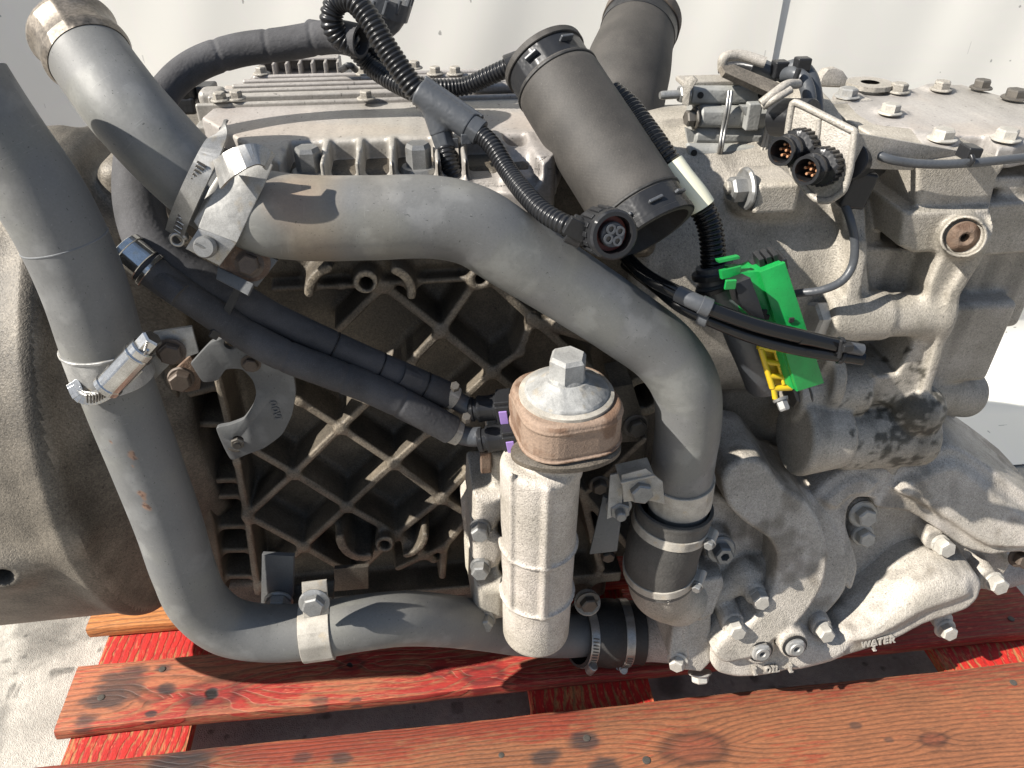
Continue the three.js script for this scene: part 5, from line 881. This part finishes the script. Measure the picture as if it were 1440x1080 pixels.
// ---------- heater hoses in taped sleeves ----------
function tapeSeams(parent, curve, list, r) { const g = list.map(s => band(curve, s, 0.0016, r - 0.0006, r + 0.0006, 28)); part(parent, 'tape_seam', g, M.plastic); }
const hoseA = thing('coolant_hose', 'thick black taped hose arching over the top, then down to the upper quick connector', 'hose', P(300, 400, 0.08));
{
  const cv = spline([P(508, 58, -0.10), P(470, 52, -0.115), P(400, 62, -0.12), P(330, 72, -0.12), P(275, 92, -0.11), P(238, 122, -0.09), P(210, 170, -0.06), P(196, 225, -0.02), P(196, 290, 0.02), P(212, 340, 0.045), P(250, 382, 0.06), P(310, 412, 0.062), P(370, 440, 0.062), P(430, 468, 0.064), P(500, 500, 0.066), P(560, 526, 0.066), P(612, 548, 0.066), P(630, 556, 0.064)]);
  const seams = [[378, 65, -0.12], [443, 55, -0.12], [310, 78, -0.12], [468, 490, 0.066], [535, 515, 0.066], [596, 541, 0.066]].map(p => sAt(cv, P(...p)));
  const r = s => { let k = 0.0146; for (const q of seams) k -= 0.0008 * Math.exp(-Math.pow((s - q) / 0.0022, 2)); const a = sAt0; return k * (1 + 0.10 * sstep(a + 0.05, a - 0.05, s)) + 0.0075 * sstep(a, a + 0.06, s) * sstep(sEnd, sEnd - 0.09, s); };
  const sAt0 = sAt(cv, P(240, 120, -0.09)), sEnd = sAt(cv, P(400, 455, 0.063));
  tapeSeams(hoseA, cv, seams.slice(3), 0.0144);
  part(hoseA, 'sleeve', sweep(cv, r, { n: 500, m: 36, hollow: 0.003 }), M.fabric);
  const e = spline([P(614, 549, 0.066), P(632, 556, 0.066), P(650, 568, 0.068), P(664, 574, 0.072)]);
  part(hoseA, 'inner_hose', sweep(e, 0.0105, { n: 30, m: 28 }), M.plasticGrey);
  const c = part(hoseA, 'hose_clamp', band(e, 0.016, 0.013, 0.0105, 0.0128, 32), M.bandPale);
  part(c, 'clamp_screw', hexGeo(P(640, 545, 0.085), V(0, 0.7, 0.7), 0.005, 0.012, { flange: 0 }), M.boltDark);
}
const hoseB = thing('coolant_hose', 'black taped hose from the shiny collar to the lower quick connector', 'hose', P(330, 480, 0.09));
{
  const cv = spline([P(176, 352, 0.075), P(196, 368, 0.08), P(236, 398, 0.085), P(290, 434, 0.086), P(345, 471, 0.088), P(400, 500, 0.09), P(460, 523, 0.09), P(520, 546, 0.09), P(580, 575, 0.09), P(634, 604, 0.088)]);
  const seams = [[398, 506, 0.09], [478, 540, 0.09], [556, 574, 0.09]].map(p => sAt(cv, P(...p)));
  const s0 = sAt(cv, P(345, 478, 0.088));
  const r = s => { let k = 0.0156; for (const q of seams) k -= 0.0008 * Math.exp(-Math.pow((s - q) / 0.0022, 2)); return k - 0.001 * (1 - sstep(s0 - 0.01, s0 + 0.02, s)); };
  part(hoseB, 'sleeve', sweep(cv, r, { n: 360, m: 36, hollow: 0.003 }), M.fabric);
  const col = part(hoseB, 'collar', [band(cv, 0.012, 0.020, 0.012, 0.0165, 36), band(cv, 0.002, 0.006, 0.010, 0.018, 36), band(cv, 0.026, 0.004, 0.010, 0.0172, 36)], M.chrome, 'shiny metal collar');
  const e = spline([P(616, 598, 0.088), P(640, 608, 0.088), P(660, 614, 0.09), P(676, 614, 0.092)]);
  part(hoseB, 'inner_hose', sweep(e, 0.0105, { n: 30, m: 28 }), M.plasticGrey);
  const c = part(hoseB, 'hose_clamp', band(e, 0.019, 0.014, 0.0105, 0.0130, 32), M.bandPale);
  part(c, 'clamp_screw', hexGeo(P(656, 590, 0.104), V(0, 0.8, 0.6), 0.005, 0.012, { flange: 0 }), M.boltDark);
}
for (const [a, b, lbl] of [[P(660, 576, 0.072), P(718, 571, 0.080), 'black quick connector with purple tab on the upper hose'], [P(672, 619, 0.095), P(727, 612, 0.100), 'black quick connector with purple tab on the lower hose']]) {
  const t = thing('quick_connector', lbl, 'connector', a), d = b.clone().sub(a), L = d.length(); d.normalize();
  const prof = [[0, 0], [0.013, 0], [0.015, 0.002], [0.015, 0.005], [0.0135, 0.006], [0.0135, 0.009], [0.0165, 0.010], [0.0165, 0.013], [0.0158, 0.014], [0.0158, L * 0.62], [0.0175, L * 0.63], [0.0175, L], [0, L]].map(([r, y]) => [r * 0.88, y]);
  part(t, 'body', [lathe(prof, a, d, 32), block(a.clone().addScaledVector(d, L * 0.80).add(V(0, 0.014, 0.004)), L * 0.36, 0.008, 0.024, 0.001, frame(d, AZ)), block(a.clone().addScaledVector(d, L * 0.79).add(V(0, 0.002, 0.016)), L * 0.34, 0.022, 0.005, 0.001, frame(d, AZ))], M.plastic);
  part(t, 'purple_tab', block(a.clone().addScaledVector(d, L * 0.80).add(V(0, 0.0, 0.0175)), L * 0.20, 0.016, 0.006, 0.001, frame(d, V(0, 0.1, 1))), M.purple, 'purple locking tab');
}
part(filter, 'inlet_spigot', rod(P(700, 573, 0.08), P(745, 570, 0.09), 0.011), M.rustDark); part(filter, 'inlet_spigot', rod(P(720, 611, 0.10), P(750, 608, 0.105), 0.011), M.rustDark); part(filter, 'tab', block(P(683, 648, 0.09), 0.012, 0.03, 0.01, 0.002), M.rustDark);

// ---------- two big rubber boots ----------
function boot(label, pts, r, rings, bell) {
  const cv = spline(pts), t = thing('rubber_boot', label, 'hose', pts[pts.length - 1]), L = (cv.arcLengthDivisions = 800, cv.getLength());
  const body = part(t, 'sleeve', sweep(cv, s => r * bell(s / L) + (r < 0.04 && s > L * 0.16 && s < L * 0.86 ? 0.00009 * Math.sin(s / 0.0042 * 6.283) : 0), { n: 420, m: 72, hollow: 0.005 }), M.airHose);
  for (const [u, w, k, m, n] of rings) part(t, n ?? 'end_band', band(cv, u * L, w, r * bell(u) - 0.001, r * bell(u) + k, 72), m ?? M.plastic);
  return [t, cv, L];
}
{
  const R = 0.0435, [t, cv, L] = boot('large black ribbed rubber boot lying slanted across the middle of the gearbox', [P(764, 84, -0.075), P(800, 142, -0.035), P(848, 216, 0.015), P(894, 288, 0.060), P(918, 328, 0.082)], R, [[0.085, 0.026, 0.0008, M.plastic], [0.145, 0.003, 0.0018, M.rubber], [0.014, 0.007, 0.0022, M.airHose], [0.93, 0.026, 0.001, M.plastic], [0.865, 0.003, 0.0012, M.rubber], [0.985, 0.006, 0.002, M.plastic]], u => 0.92 + 0.08 * sstep(0.10, 0.18, u) - 0.03 * sstep(0.85, 0.92, u) + 0.03 * sstep(0.03, 0.0, u));
  const at = (u, a) => { const c = cv.getPointAt(u), d = cv.getTangentAt(u), X = V(1, 0, 0).addScaledVector(d, -d.x).normalize(), Y = d.clone().cross(X); return c.addScaledVector(X, Math.cos(a) * 0.0415).addScaledVector(Y, Math.sin(a) * 0.0415); };
  const g = []; for (const [u, a] of [[0.075, 2.2], [0.075, 1.3], [0.93, 0.9], [0.93, 1.6], [0.93, 2.3]]) { const d = cv.getTangentAt(u), c = cv.getPointAt(u), q = at(u, a), n = q.clone().sub(c); const T = d.clone().cross(n).normalize(); g.push(block(q, 0.014, 0.003, 0.010, 0.001, frame(T, n))); }
  part(t, 'band_buckle', g, M.plasticGrey);
}
boot('black rubber boot with brown rim standing behind the slanted boot', [P(904, 26, -0.42), P(893, 60, -0.375), P(880, 108, -0.315), P(870, 158, -0.27), P(866, 218, -0.23)], W(59, P(890, 80, -0.34)), [[0.045, 0.018, 0.003, std([0.15, 0.125, 0.105], 0.8, 0, { map: rubMap })], [0.125, 0.020, 0.001, M.plastic]], u => 0.92 + 0.10 * sstep(0.16, 0.5, u));

// ---------- wiring harness in corrugated conduit ----------
const harness = thing('wiring_harness', 'black corrugated conduits joined by a grey Y splitter, ending in a round plug', 'wiring harness', P(640, 150, 0.0));
{
  const big = spline([P(500, 66, -0.10), P(478, 52, -0.10), P(466, 28, -0.10), P(474, 4, -0.10), P(494, 0, -0.09), P(516, 22, -0.08), P(545, 70, -0.065), P(578, 118, -0.05), P(598, 142, -0.045)]);
  part(harness, 'conduit', conduit(big, 0.0114, 0.0048), M.conduit);
  part(harness, 'conduit', conduit([P(520, 60, -0.13), P(540, 90, -0.14), P(566, 112, -0.15), P(600, 122, -0.15), P(650, 122, -0.15), P(690, 106, -0.14), P(722, 92, -0.13), P(742, 88, -0.13)], 0.0100, 0.0044), M.conduit);
  part(harness, 'conduit', conduit([P(497, 66, -0.12), P(520, 92, -0.12), P(548, 112, -0.10), P(575, 126, -0.08), P(592, 134, -0.07)], 0.0098, 0.0044), M.conduit);
  // splitter: two half shells
  const Y0 = P(590, 128, -0.045), Y1 = P(662, 178, -0.02), Ym = P(606, 140, -0.04), Y2 = P(621, 188, -0.03);
  let f = S.u(0.004, S.cyl(Y0, Y1, 0.0138, 0.0138, 0.002), S.cyl(Ym, Y2, 0.0118, 0.0112, 0.002));
  f = S.u(0.003, f, S.box(Y0.clone().lerp(Y1, 0.5).add(V(0.0095, 0.0105, 0)), 0.034, 0.0015, 0.004, 0.001, frame(Y1.clone().sub(Y0), V(0, 0.3, 1))));
  const [lo, hi] = boxOf(0.024, Y0, Y1, Ym, Y2);
  part(harness, 'y_splitter', nets(f, lo, hi, 0.0016), M.plasticGrey, 'grey plastic Y splitter');
  const d1 = Y1.clone().sub(Y0).normalize(), d2 = Y2.clone().sub(Ym).normalize();
  part(harness, 'splitter_collar', [rod(Y1.clone().addScaledVector(d1, -0.004), Y1.clone().addScaledVector(d1, 0.012), 0.0128, 28), rod(Y2.clone().addScaledVector(d2, -0.003), Y2.clone().addScaledVector(d2, 0.015), 0.0106, 28), block(Y2.clone().addScaledVector(d2, 0.008).add(V(0.011, 0, 0.002)), 0.006, 0.010, 0.008, 0.001), block(Y1.clone().addScaledVector(d1, 0.006).add(V(-0.010, -0.006, 0.004)), 0.01, 0.01, 0.01, 0.001)], M.plasticGrey);
  part(harness, 'conduit', conduit([Y2.clone().addScaledVector(d2, 0.010), P(627, 212, -0.022), P(634, 235, -0.012), P(645, 256, -0.004), P(665, 280, 0.0)], 0.0094, 0.0043), M.conduit);
  const rt = spline([Y1.clone().addScaledVector(d1, 0.006), P(690, 202, 0.0), P(714, 240, 0.03), P(738, 272, 0.07), P(764, 298, 0.10), P(790, 314, 0.118), P(808, 322, 0.125)]);
  part(harness, 'conduit', conduit(rt, 0.0092, 0.0043), M.conduit);
  // round plug facing the viewer
  const pc = P(862, 330, 0.15), n = V(0.16, 0.25, 0.95).normalize(), X = V(1, 0, 0).addScaledVector(n, -n.x).normalize(), Yy = n.clone().cross(X), b = pc.clone().addScaledVector(n, -0.032);
  part(harness, 'plug_neck', [rod(P(800, 320, 0.122), P(822, 330, 0.126), 0.013), block(P(811, 322, 0.136), 0.02, 0.016, 0.006, 0.001, quat(AZ, -0.5)), rod(P(818, 328, 0.124), P(850, 342, 0.125), 0.010), lathe([[0, -0.02], [0.014, -0.02], [0.019, -0.004], [0.019, 0.004], [0, 0.004]], b, n, 28)], M.plastic);
  const ring = [lathe([[0, 0], [0.01849, 0], [0.01935, 0.004], [0.01935, 0.026], [0.02107, 0.027], [0.02107, 0.034], [0.01935, 0.036], [0.01591, 0.036], [0.01548, 0.022], [0, 0.022]], b, n, 44)];
  for (let i = 0; i < 16; i++) { const a = i / 16 * Math.PI * 2, p = b.clone().addScaledVector(X, Math.cos(a) * 0.01961).addScaledVector(Yy, Math.sin(a) * 0.01961); ring.push(block(p.addScaledVector(n, 0.013), 0.0045, 0.0035, 0.022, 0.0008, frame(V().crossVectors(n, p.clone().sub(b)).normalize(), n))); }
  const plug = part(harness, 'round_plug', ring, M.plastic, 'round four way plug facing outwards');
  part(plug, 'seal', lathe([[0.00989, 0.01935], [0.01479, 0.01935], [0.01479, 0.025], [0.00989, 0.025]], b, n, 32), M.red, 'orange red rubber seal');
  const ins = [lathe([[0, 0.022], [0.01075, 0.022], [0.01075, 0.032], [0.00989, 0.033], [0, 0.033]], b, n, 28)], con = [];
  for (let i = 0; i < 4; i++) { const a = i * Math.PI / 2 + 0.5, p = b.clone().addScaledVector(X, Math.cos(a) * 0.00585).addScaledVector(Yy, Math.sin(a) * 0.00585); ins.push(lathe([[0.0024, 0.033], [0.0042, 0.033], [0.0042, 0.0355], [0.0024, 0.0355], [0.0024, 0.030]], p, n, 18)); con.push(lathe([[0, 0.0335], [0.0023, 0.0335], [0.0023, 0.033]], p, n, 14)); }
  part(plug, 'insert', ins, M.plasticGrey); part(plug, 'contact', con, M.boltDark);
}
const topPlug = thing('electrical_plug', 'black round plug end sticking up behind the looped conduit at the top edge', 'connector', P(548, 30, -0.16));
{ const a = P(530, 48, -0.16), b = P(546, -6, -0.16), d = b.clone().sub(a), L = d.length(); part(topPlug, 'plug_body', lathe([[0, 0], [0.014, 0], [0.021, 0.012], [0.0235, 0.02], [0.0235, 0.026], [0.022, 0.027], [0.022, L * 0.55], [0.0265, L * 0.57], [0.0265, L], [0, L]], a, d, 36), M.plasticGrey); part(topPlug, 'grip_ribs', [...Array(12)].map((_, i) => { const t = i / 12 * 6.283, X = V(1, 0, 0), Z = d.clone().normalize().cross(X).normalize(); const p = a.clone().addScaledVector(X, Math.cos(t) * 0.0262).addScaledVector(Z, Math.sin(t) * 0.0262); return rod(p.clone().addScaledVector(d, 0.62), p.clone().addScaledVector(d, 0.97), 0.0022, 8); }), M.plasticGrey); }
const plugEnd = thing('electrical_plug', 'small dark plug at the end of the conduit beside the slanted boot rim', 'connector', P(735, 92, -0.12));
part(plugEnd, 'plug_body', [rod(P(712, 97, -0.13), P(748, 84, -0.13), 0.014), block(P(736, 86, -0.115), 0.022, 0.014, 0.014, 0.002)], M.plastic);

const loom = thing('wiring_loom', 'shiny black conduit with a cream label ending in the big plug with the green lever', 'wiring harness', P(1005, 400, 0.06));
{
  const cv = spline([P(858, 130, -0.05), P(880, 148, -0.035), P(905, 180, -0.01), P(930, 215, 0.015), P(955, 250, 0.03), P(980, 282, 0.04), P(996, 312, 0.048), P(1002, 345, 0.055), P(1003, 378, 0.06)]);
  part(loom, 'conduit', conduit(cv, 0.0128, 0.0048), M.gloss);
  const sL = sAt(cv, P(964, 262, 0.034)); part(loom, 'label_sleeve', sweep(cv, 0.0140, { s0: sL - 0.026, s1: sL + 0.026, n: 20, m: 36 }), M.label, 'cream label wrapped round the conduit');
  // elbow boot
  const el = spline([P(1004, 372, 0.06), P(1010, 400, 0.066), P(1028, 430, 0.074), P(1050, 470, 0.078), P(1068, 512, 0.076), P(1076, 535, 0.070)]);
  const L = (el.arcLengthDivisions = 800, el.getLength());
  const bumps = s => 0.0185 + 0.004 * sstep(0.2, 0.6, s / L) + 0.0032 * ((s > 0.006 && s < 0.012) || (s > 0.018 && s < 0.023) ? 1 : 0);
  part(loom, 'elbow', sweep(el, bumps, { n: 200, m: 40 }), M.plasticGrey);
  part(loom, 'elbow_ring', [band(el, 0.009, 0.006, 0.018, 0.0235), band(el, 0.021, 0.005, 0.018, 0.0235)], M.plastic);
  // green housing: stepped box
  const n = V(0.06, 0.25, 1).normalize(), z = 0.125, gp = a => a.map(([x, y]) => hit(x, y, P(1090, 450, z), n));
  const g = [plate(gp([[1040, 383], [1064, 382], [1099, 368], [1155, 536], [1116, 548], [1092, 470], [1062, 450], [1060, 440], [1054, 415], [1042, 410]]), n, 0.036, { bevel: 0.0015 }), plate(gp([[1064, 381], [1100, 367], [1155, 536], [1117, 548], [1093, 470]]), n, 0.006, { bevel: 0.001, front: false }),
    plate(gp([[1010, 366], [1040, 360], [1041, 364], [1012, 370]]), n, 0.008, { bevel: 0.0004 }), plate(gp([[1014, 381], [1043, 374], [1040, 388], [1016, 393]]), n, 0.006, { bevel: 0.0004 })];
  const lev = part(loom, 'green_lever', g, M.green, 'bright green plug lever');
  part(lev, 'slot', [block(hit(1113, 450, P(1090, 450, z + 0.007), n), 0.005, 0.005, 0.002, 0.0004), block(hit(1068, 440, P(1090, 450, z + 0.003), n), 0.014, 0.006, 0.003, 0.0004), block(hit(1077, 446, P(1090, 450, z + 0.0005), n), 0.006, 0.005, 0.003, 0.0004)], M.void);
  const bk = part(loom, 'plug_housing', [plate(gp([[1020, 392], [1042, 384], [1054, 416], [1062, 440], [1058, 448], [1028, 420]]), n, 0.02, { bevel: 0.001, front: false }), block(hit(1080, 372, P(1090, 450, z - 0.018), n), 0.030, 0.012, 0.022, 0.001, quat(AZ, 0.35)), ...[0, 1, 2].map(i => block(hit(1068 + i * 10, 370 - i * 3, P(1090, 450, z - 0.014), n), 0.005, 0.018, 0.018, 0.0006, quat(AZ, 0.35)))], M.plastic);
  part(bk, 'green_window', block(hit(1027, 400, P(1090, 450, z + 0.0205), n), 0.010, 0.009, 0.003, 0.0005), M.green);
  // yellow locking slide: frame with openings
  const yz = z - 0.004, yg = (a, zz = yz) => a.map(([x, y]) => hit(x, y, P(1090, 520, zz), n)), rail = (a, b, w = 0.0032) => sweep(new THREE.LineCurve3(yg([a])[0], yg([b])[0]), w, { n: 2, m: 8 });
  const yl = [plate(yg([[1066, 486], [1100, 494], [1115, 546], [1098, 550], [1086, 545], [1078, 516]], yz - 0.006), n, 0.004, { bevel: 0.0005 }), rail([1070, 490], [1086, 545]), rail([1098, 494], [1114, 545]), rail([1066, 487], [1098, 494]), rail([1076, 508], [1104, 512]), rail([1082, 528], [1108, 530]), rail([1088, 546], [1113, 545]), rail([1088, 545], [1090, 560], 0.003), rail([1090, 494], [1102, 540], 0.002)];
  const ys = part(loom, 'yellow_slide', yl, M.yellow, 'yellow locking slide under the green lever');
  part(ys, 'slot', [block(yg([[1100, 524]], yz - 0.003)[0], 0.004, 0.012, 0.003, 0.0004, quat(AZ, 0.25))], M.green);
  part(loom, 'plug_screw', hexGeo(P(1097, 560, 0.105), V(0.2, -0.6, 0.7), 0.006, 0.014, {}), M.bolt);
}
// ---------- pair of glossy plastic pipes ----------
const lines = thing('plastic_pipes', 'pair of glossy black plastic air pipes held by a clip, ends tied together', 'pipe', P(1000, 440, 0.12));
{
  const a = spline([P(870, 350, 0.04), P(905, 385, 0.09), P(945, 408, 0.125), P(990, 430, 0.145), P(1060, 456, 0.155), P(1130, 474, 0.16), P(1185, 487, 0.162), P(1203, 490, 0.162)]);
  const b = spline([P(880, 370, 0.03), P(925, 405, 0.08), P(960, 432, 0.115), P(995, 448, 0.135), P(1060, 474, 0.15), P(1130, 492, 0.158), P(1185, 500, 0.162), P(1212, 504, 0.163)]);
  part(lines, 'air_pipe', sweep(a, 0.0068, { n: 90, m: 28, hollow: 0.002 }), M.gloss); part(lines, 'air_pipe', sweep(b, 0.0066, { n: 90, m: 28, hollow: 0.002 }), M.gloss);
  const s = sAt(a, P(992, 431, 0.145)), q = sAt(b, P(990, 446, 0.135));
  part(lines, 'clip', [band(a, s, 0.010, 0.0066, 0.0088, 28), band(b, q, 0.010, 0.0064, 0.0086, 28), sweep(a, 0.0078, { s0: s - 0.028, s1: s, n: 10, m: 24 })], M.plasticGrey);
  part(lines, 'cable_tie', [band(a, sAt(a, P(1180, 486, 0.162)), 0.004, 0.0066, 0.0084, 24), band(b, sAt(b, P(1182, 499, 0.162)), 0.004, 0.0064, 0.0082, 24), block(P(1191, 488, 0.172), 0.010, 0.007, 0.008, 0.001), rod(P(1184, 478, 0.17), P(1180, 503, 0.17), 0.002)], M.plastic);
  part(lines, 'pipe_end', sweep(spline([P(1190, 488, 0.164), P(1212, 492, 0.165)]), 0.0058, { n: 8, m: 20 }), M.plasticGrey);
}

// ---------- shift cylinder stack behind the boots, at right ----------
const stack = thing('shift_cylinder_unit', 'grey painted stack of parallel shift cylinders with bolts behind the connector bracket', 'actuator', P(1030, 180, -0.15));
{
  const z = -0.14, m = M.shift = std([0.34, 0.345, 0.335], 0.6, 0.1, { map: paintMap, ...bmp(paintBump, 0.0003) });
  const tube = (x0, y0, x1, y1, r, zz = z) => rod(P(x0, y0, zz), P(x1, y1, zz), r, 36, 0.002);
  const c1 = part(stack, 'cylinder', [tube(968, 132, 1078, 133, 0.0118)], m); const c2 = part(stack, 'cylinder', [tube(982, 163, 1075, 165, 0.0125, z + 0.01)], m); const c3 = part(stack, 'cylinder', [tube(964, 213, 1082, 215, 0.0098, z + 0.02)], m);
  part(stack, 'cylinder', [tube(975, 190, 1070, 192, 0.0105, z + 0.008)], m);
  for (const [c, x, y, zz] of [[c1, 985, 134, z + 0.0122], [c1, 1070, 134, z + 0.0122], [c3, 976, 215, z + 0.0302], [c3, 1057, 217, z + 0.0302]]) part(c, 'port', lathe([[0, 0.0006], [0.0036, 0.0006], [0.0036, 0]], P(x, y, zz), V(0, 0.3, 1), 20), M.void);
  const tie = a => { const cv = spline(path(a)); return sweep(cv, 0.0019, { n: 40, m: 8 }); };
  part(stack, 'wire_tie', [tie([[1025, 128, z + 0.016], [1022, 150, z + 0.024], [1016, 180, z + 0.026], [1012, 205, z + 0.033], [1008, 224, z + 0.026]]), tie([[1029, 128, z + 0.016], [1026, 150, z + 0.024], [1020, 180, z + 0.026], [1016, 205, z + 0.033], [1012, 224, z + 0.026]])], M.zinc);
  part(stack, 'wire_tie', [tie([[1086, 138, z + 0.014], [1080, 165, z + 0.016], [1076, 190, z + 0.024], [1068, 224, z + 0.032]]), tie([[1090, 138, z + 0.014], [1084, 165, z + 0.016], [1080, 190, z + 0.024], [1072, 224, z + 0.032]])], M.bandPale);
  part(stack, 'end_bracket', plate([P(962, 108, z + 0.014), P(975, 106, z + 0.014), P(982, 112, z + 0.014), P(972, 128, z + 0.014), P(970, 148, z + 0.014), P(960, 146, z + 0.014)], V(-0.5, 0.2, 1), 0.006), M.castPlain);
  part(stack, 'top_bracket', block(P(1000, 113, z - 0.01), 0.075, 0.006, 0.03, 0.002), M.castPlain); part(stack, 'web', plate([P(964, 180, z + 0.012), P(992, 192, z + 0.012), P(985, 208, z + 0.012), P(968, 204, z + 0.012)], AZ, 0.006), m);
  part(stack, 'guide_block', [block(P(1058, 163, z + 0.03), 0.016, 0.03, 0.012, 0.002), plate([P(1043, 150, z + 0.032), P(1056, 150, z + 0.032), P(1062, 178, z + 0.032), P(1050, 165, z + 0.032)], AZ, 0.01), plate([P(1062, 158, z + 0.03), P(1070, 158, z + 0.03), P(1066, 180, z + 0.03)], AZ, 0.01)], m);
  const bt = bolt(stack, P(966, 132, z + 0.008), V(-1, 0, 0.1), 0.0095, 0.010, M.bolt, { flange: 1.3, stud: 0.022 }); bolt(stack, P(978, 166, z + 0.012), V(-1, 0, 0.1), 0.009, 0.012, M.boltDark, {});
  part(stack, 'body', [block(P(1023, 176, z - 0.016), 0.098, 0.098, 0.026, 0.003)], m);
}
const leverB = thing('shift_bracket', 'dusty brown flat lever bracket with forked end above the shift cylinders', 'bracket', P(1060, 120, -0.15));
{
  const z = -0.12, n = V(0.2, 0.8, 0.6);
  const o = P(1060, 110, z), pl = a => a.map(([x, y]) => hit(x, y, o, n));
  part(leverB, 'arm', plate(pl([[1014, 92], [1032, 90], [1100, 118], [1098, 132], [1082, 130], [1020, 102]]), n, 0.008), std([0.34, 0.315, 0.285], 0.8, 0.05, { map: grimeMap }));
  part(leverB, 'fork', [sweep(path([[1070, 146, z + 0.05], [1088, 132, z + 0.05], [1105, 120, z + 0.045], [1122, 118, z + 0.03]]), 0.005, { n: 30, m: 12 }), sweep(path([[1072, 150, z + 0.05], [1092, 138, z + 0.055], [1112, 126, z + 0.05]]), 0.004, { n: 20, m: 12 })], M.castPlain);
  part(leverB, 'clip', [sweep(path([[1016, 98, z - 0.03], [1018, 82, z - 0.03], [1040, 78, z - 0.03], [1076, 88, z - 0.02]]), 0.006, { n: 30, m: 10 })], M.castPlain);
}
const cable = thing('cable_loop', 'pair of dark grey cables bent in a loop with clips beside the top plate', 'cable', P(1130, 120, -0.10));
{
  part(cable, 'cable', sweep(path([[1060, 90, -0.16], [1090, 102, -0.15], [1108, 98, -0.14], [1124, 95, -0.13], [1138, 110, -0.12], [1145, 140, -0.11], [1146, 170, -0.10]]), 0.0095, { n: 60, m: 18 }), M.plasticGrey);
  part(cable, 'cable', sweep(path([[1100, 106, -0.14], [1116, 104, -0.12], [1128, 110, -0.11], [1136, 128, -0.10], [1138, 160, -0.09]]), 0.008, { n: 60, m: 18 }), M.plasticGrey);
  part(cable, 'clip', [block(P(1128, 90, -0.12), 0.016, 0.014, 0.014, 0.002), block(P(1096, 97, -0.14), 0.016, 0.018, 0.016, 0.002), rod(P(1118, 112, -0.10), P(1124, 96, -0.10), 0.003)], M.plastic);
  part(cable, 'cable', sweep(path([[1010, 96, -0.2], [1040, 92, -0.19], [1070, 98, -0.17], [1095, 104, -0.15]]), 0.006, { n: 40, m: 12 }), M.plastic);
}
const lug = thing('lifting_eye', 'small rounded cast lifting eye standing behind the top plate', 'bracket', PY(1175, 120, 0.745));
part(lug, 'eye', [plate([[1150, 122], [1158, 106], [1168, 96], [1180, 94], [1192, 100], [1198, 110], [1200, 124]].map(([x, y]) => P(x, y, -0.40)), V(0.1, 0.2, 1), 0.02, { bevel: 0.005, seg: 3 })], M.castPlain);
part(gearbox, 'flange_ring', lathe([[0.012, 0], [0.03, 0], [0.03, 0.006], [0.012, 0.006]], PY(1222, 122, 0.75), AY, 36), M.castPlain);
const thin = thing('thin_cable', 'thin grey cable running under the top plate and curving down to the round tube', 'cable', P(1300, 230, 0.02));
{
  const cv = spline([P(1225, 212, 0.0), P(1245, 222, 0.012), P(1280, 229, 0.015), P(1320, 231, 0.016), P(1366, 229, 0.016), P(1400, 226, 0.015), P(1470, 218, 0.01)]);
  part(thin, 'cable', sweep(cv, 0.0046, { n: 90, m: 14 }), M.plasticGrey);
  part(thin, 'cable_clip', [block(P(1363, 214, 0.005), 0.016, 0.014, 0.02, 0.002, quat(AZ, -0.1)), sweep(path([[1366, 218, 0.02], [1368, 226, 0.024], [1362, 233, 0.022]]), 0.0025, { n: 16, m: 8 })], M.plastic);
  part(thin, 'cable', sweep(path([[1188, 288, 0.0], [1196, 310, 0.012], [1202, 345, 0.02], [1198, 375, 0.025], [1184, 395, 0.03], [1155, 408, 0.03], [1125, 412, 0.02], [1090, 418, -0.01]]), 0.0045, { n: 90, m: 14 }), M.plasticGrey);
}
const slats = thing('heat_shield', 'fine ribbed dark strip standing behind the right end of the retarder', 'shield', P(1370, 620, -0.25));
{ const a = P(1312, 588, -0.18), b = P(1415, 668, -0.18), g = [block(a.clone().lerp(b, 0.5).add(V(0, -0.01, -0.01)), a.distanceTo(b), 0.02, 0.012, 0.002, frame(b.clone().sub(a), AZ))]; for (let i = 0; i < 30; i++) { const p = a.clone().lerp(b, i / 29); g.push(block(p, 0.003, 0.03, 0.016, 0.0006, frame(b.clone().sub(a), AZ))); } part(slats, 'ribbed_strip', g, M.boltDark); }

renderer.render(scene, camera);
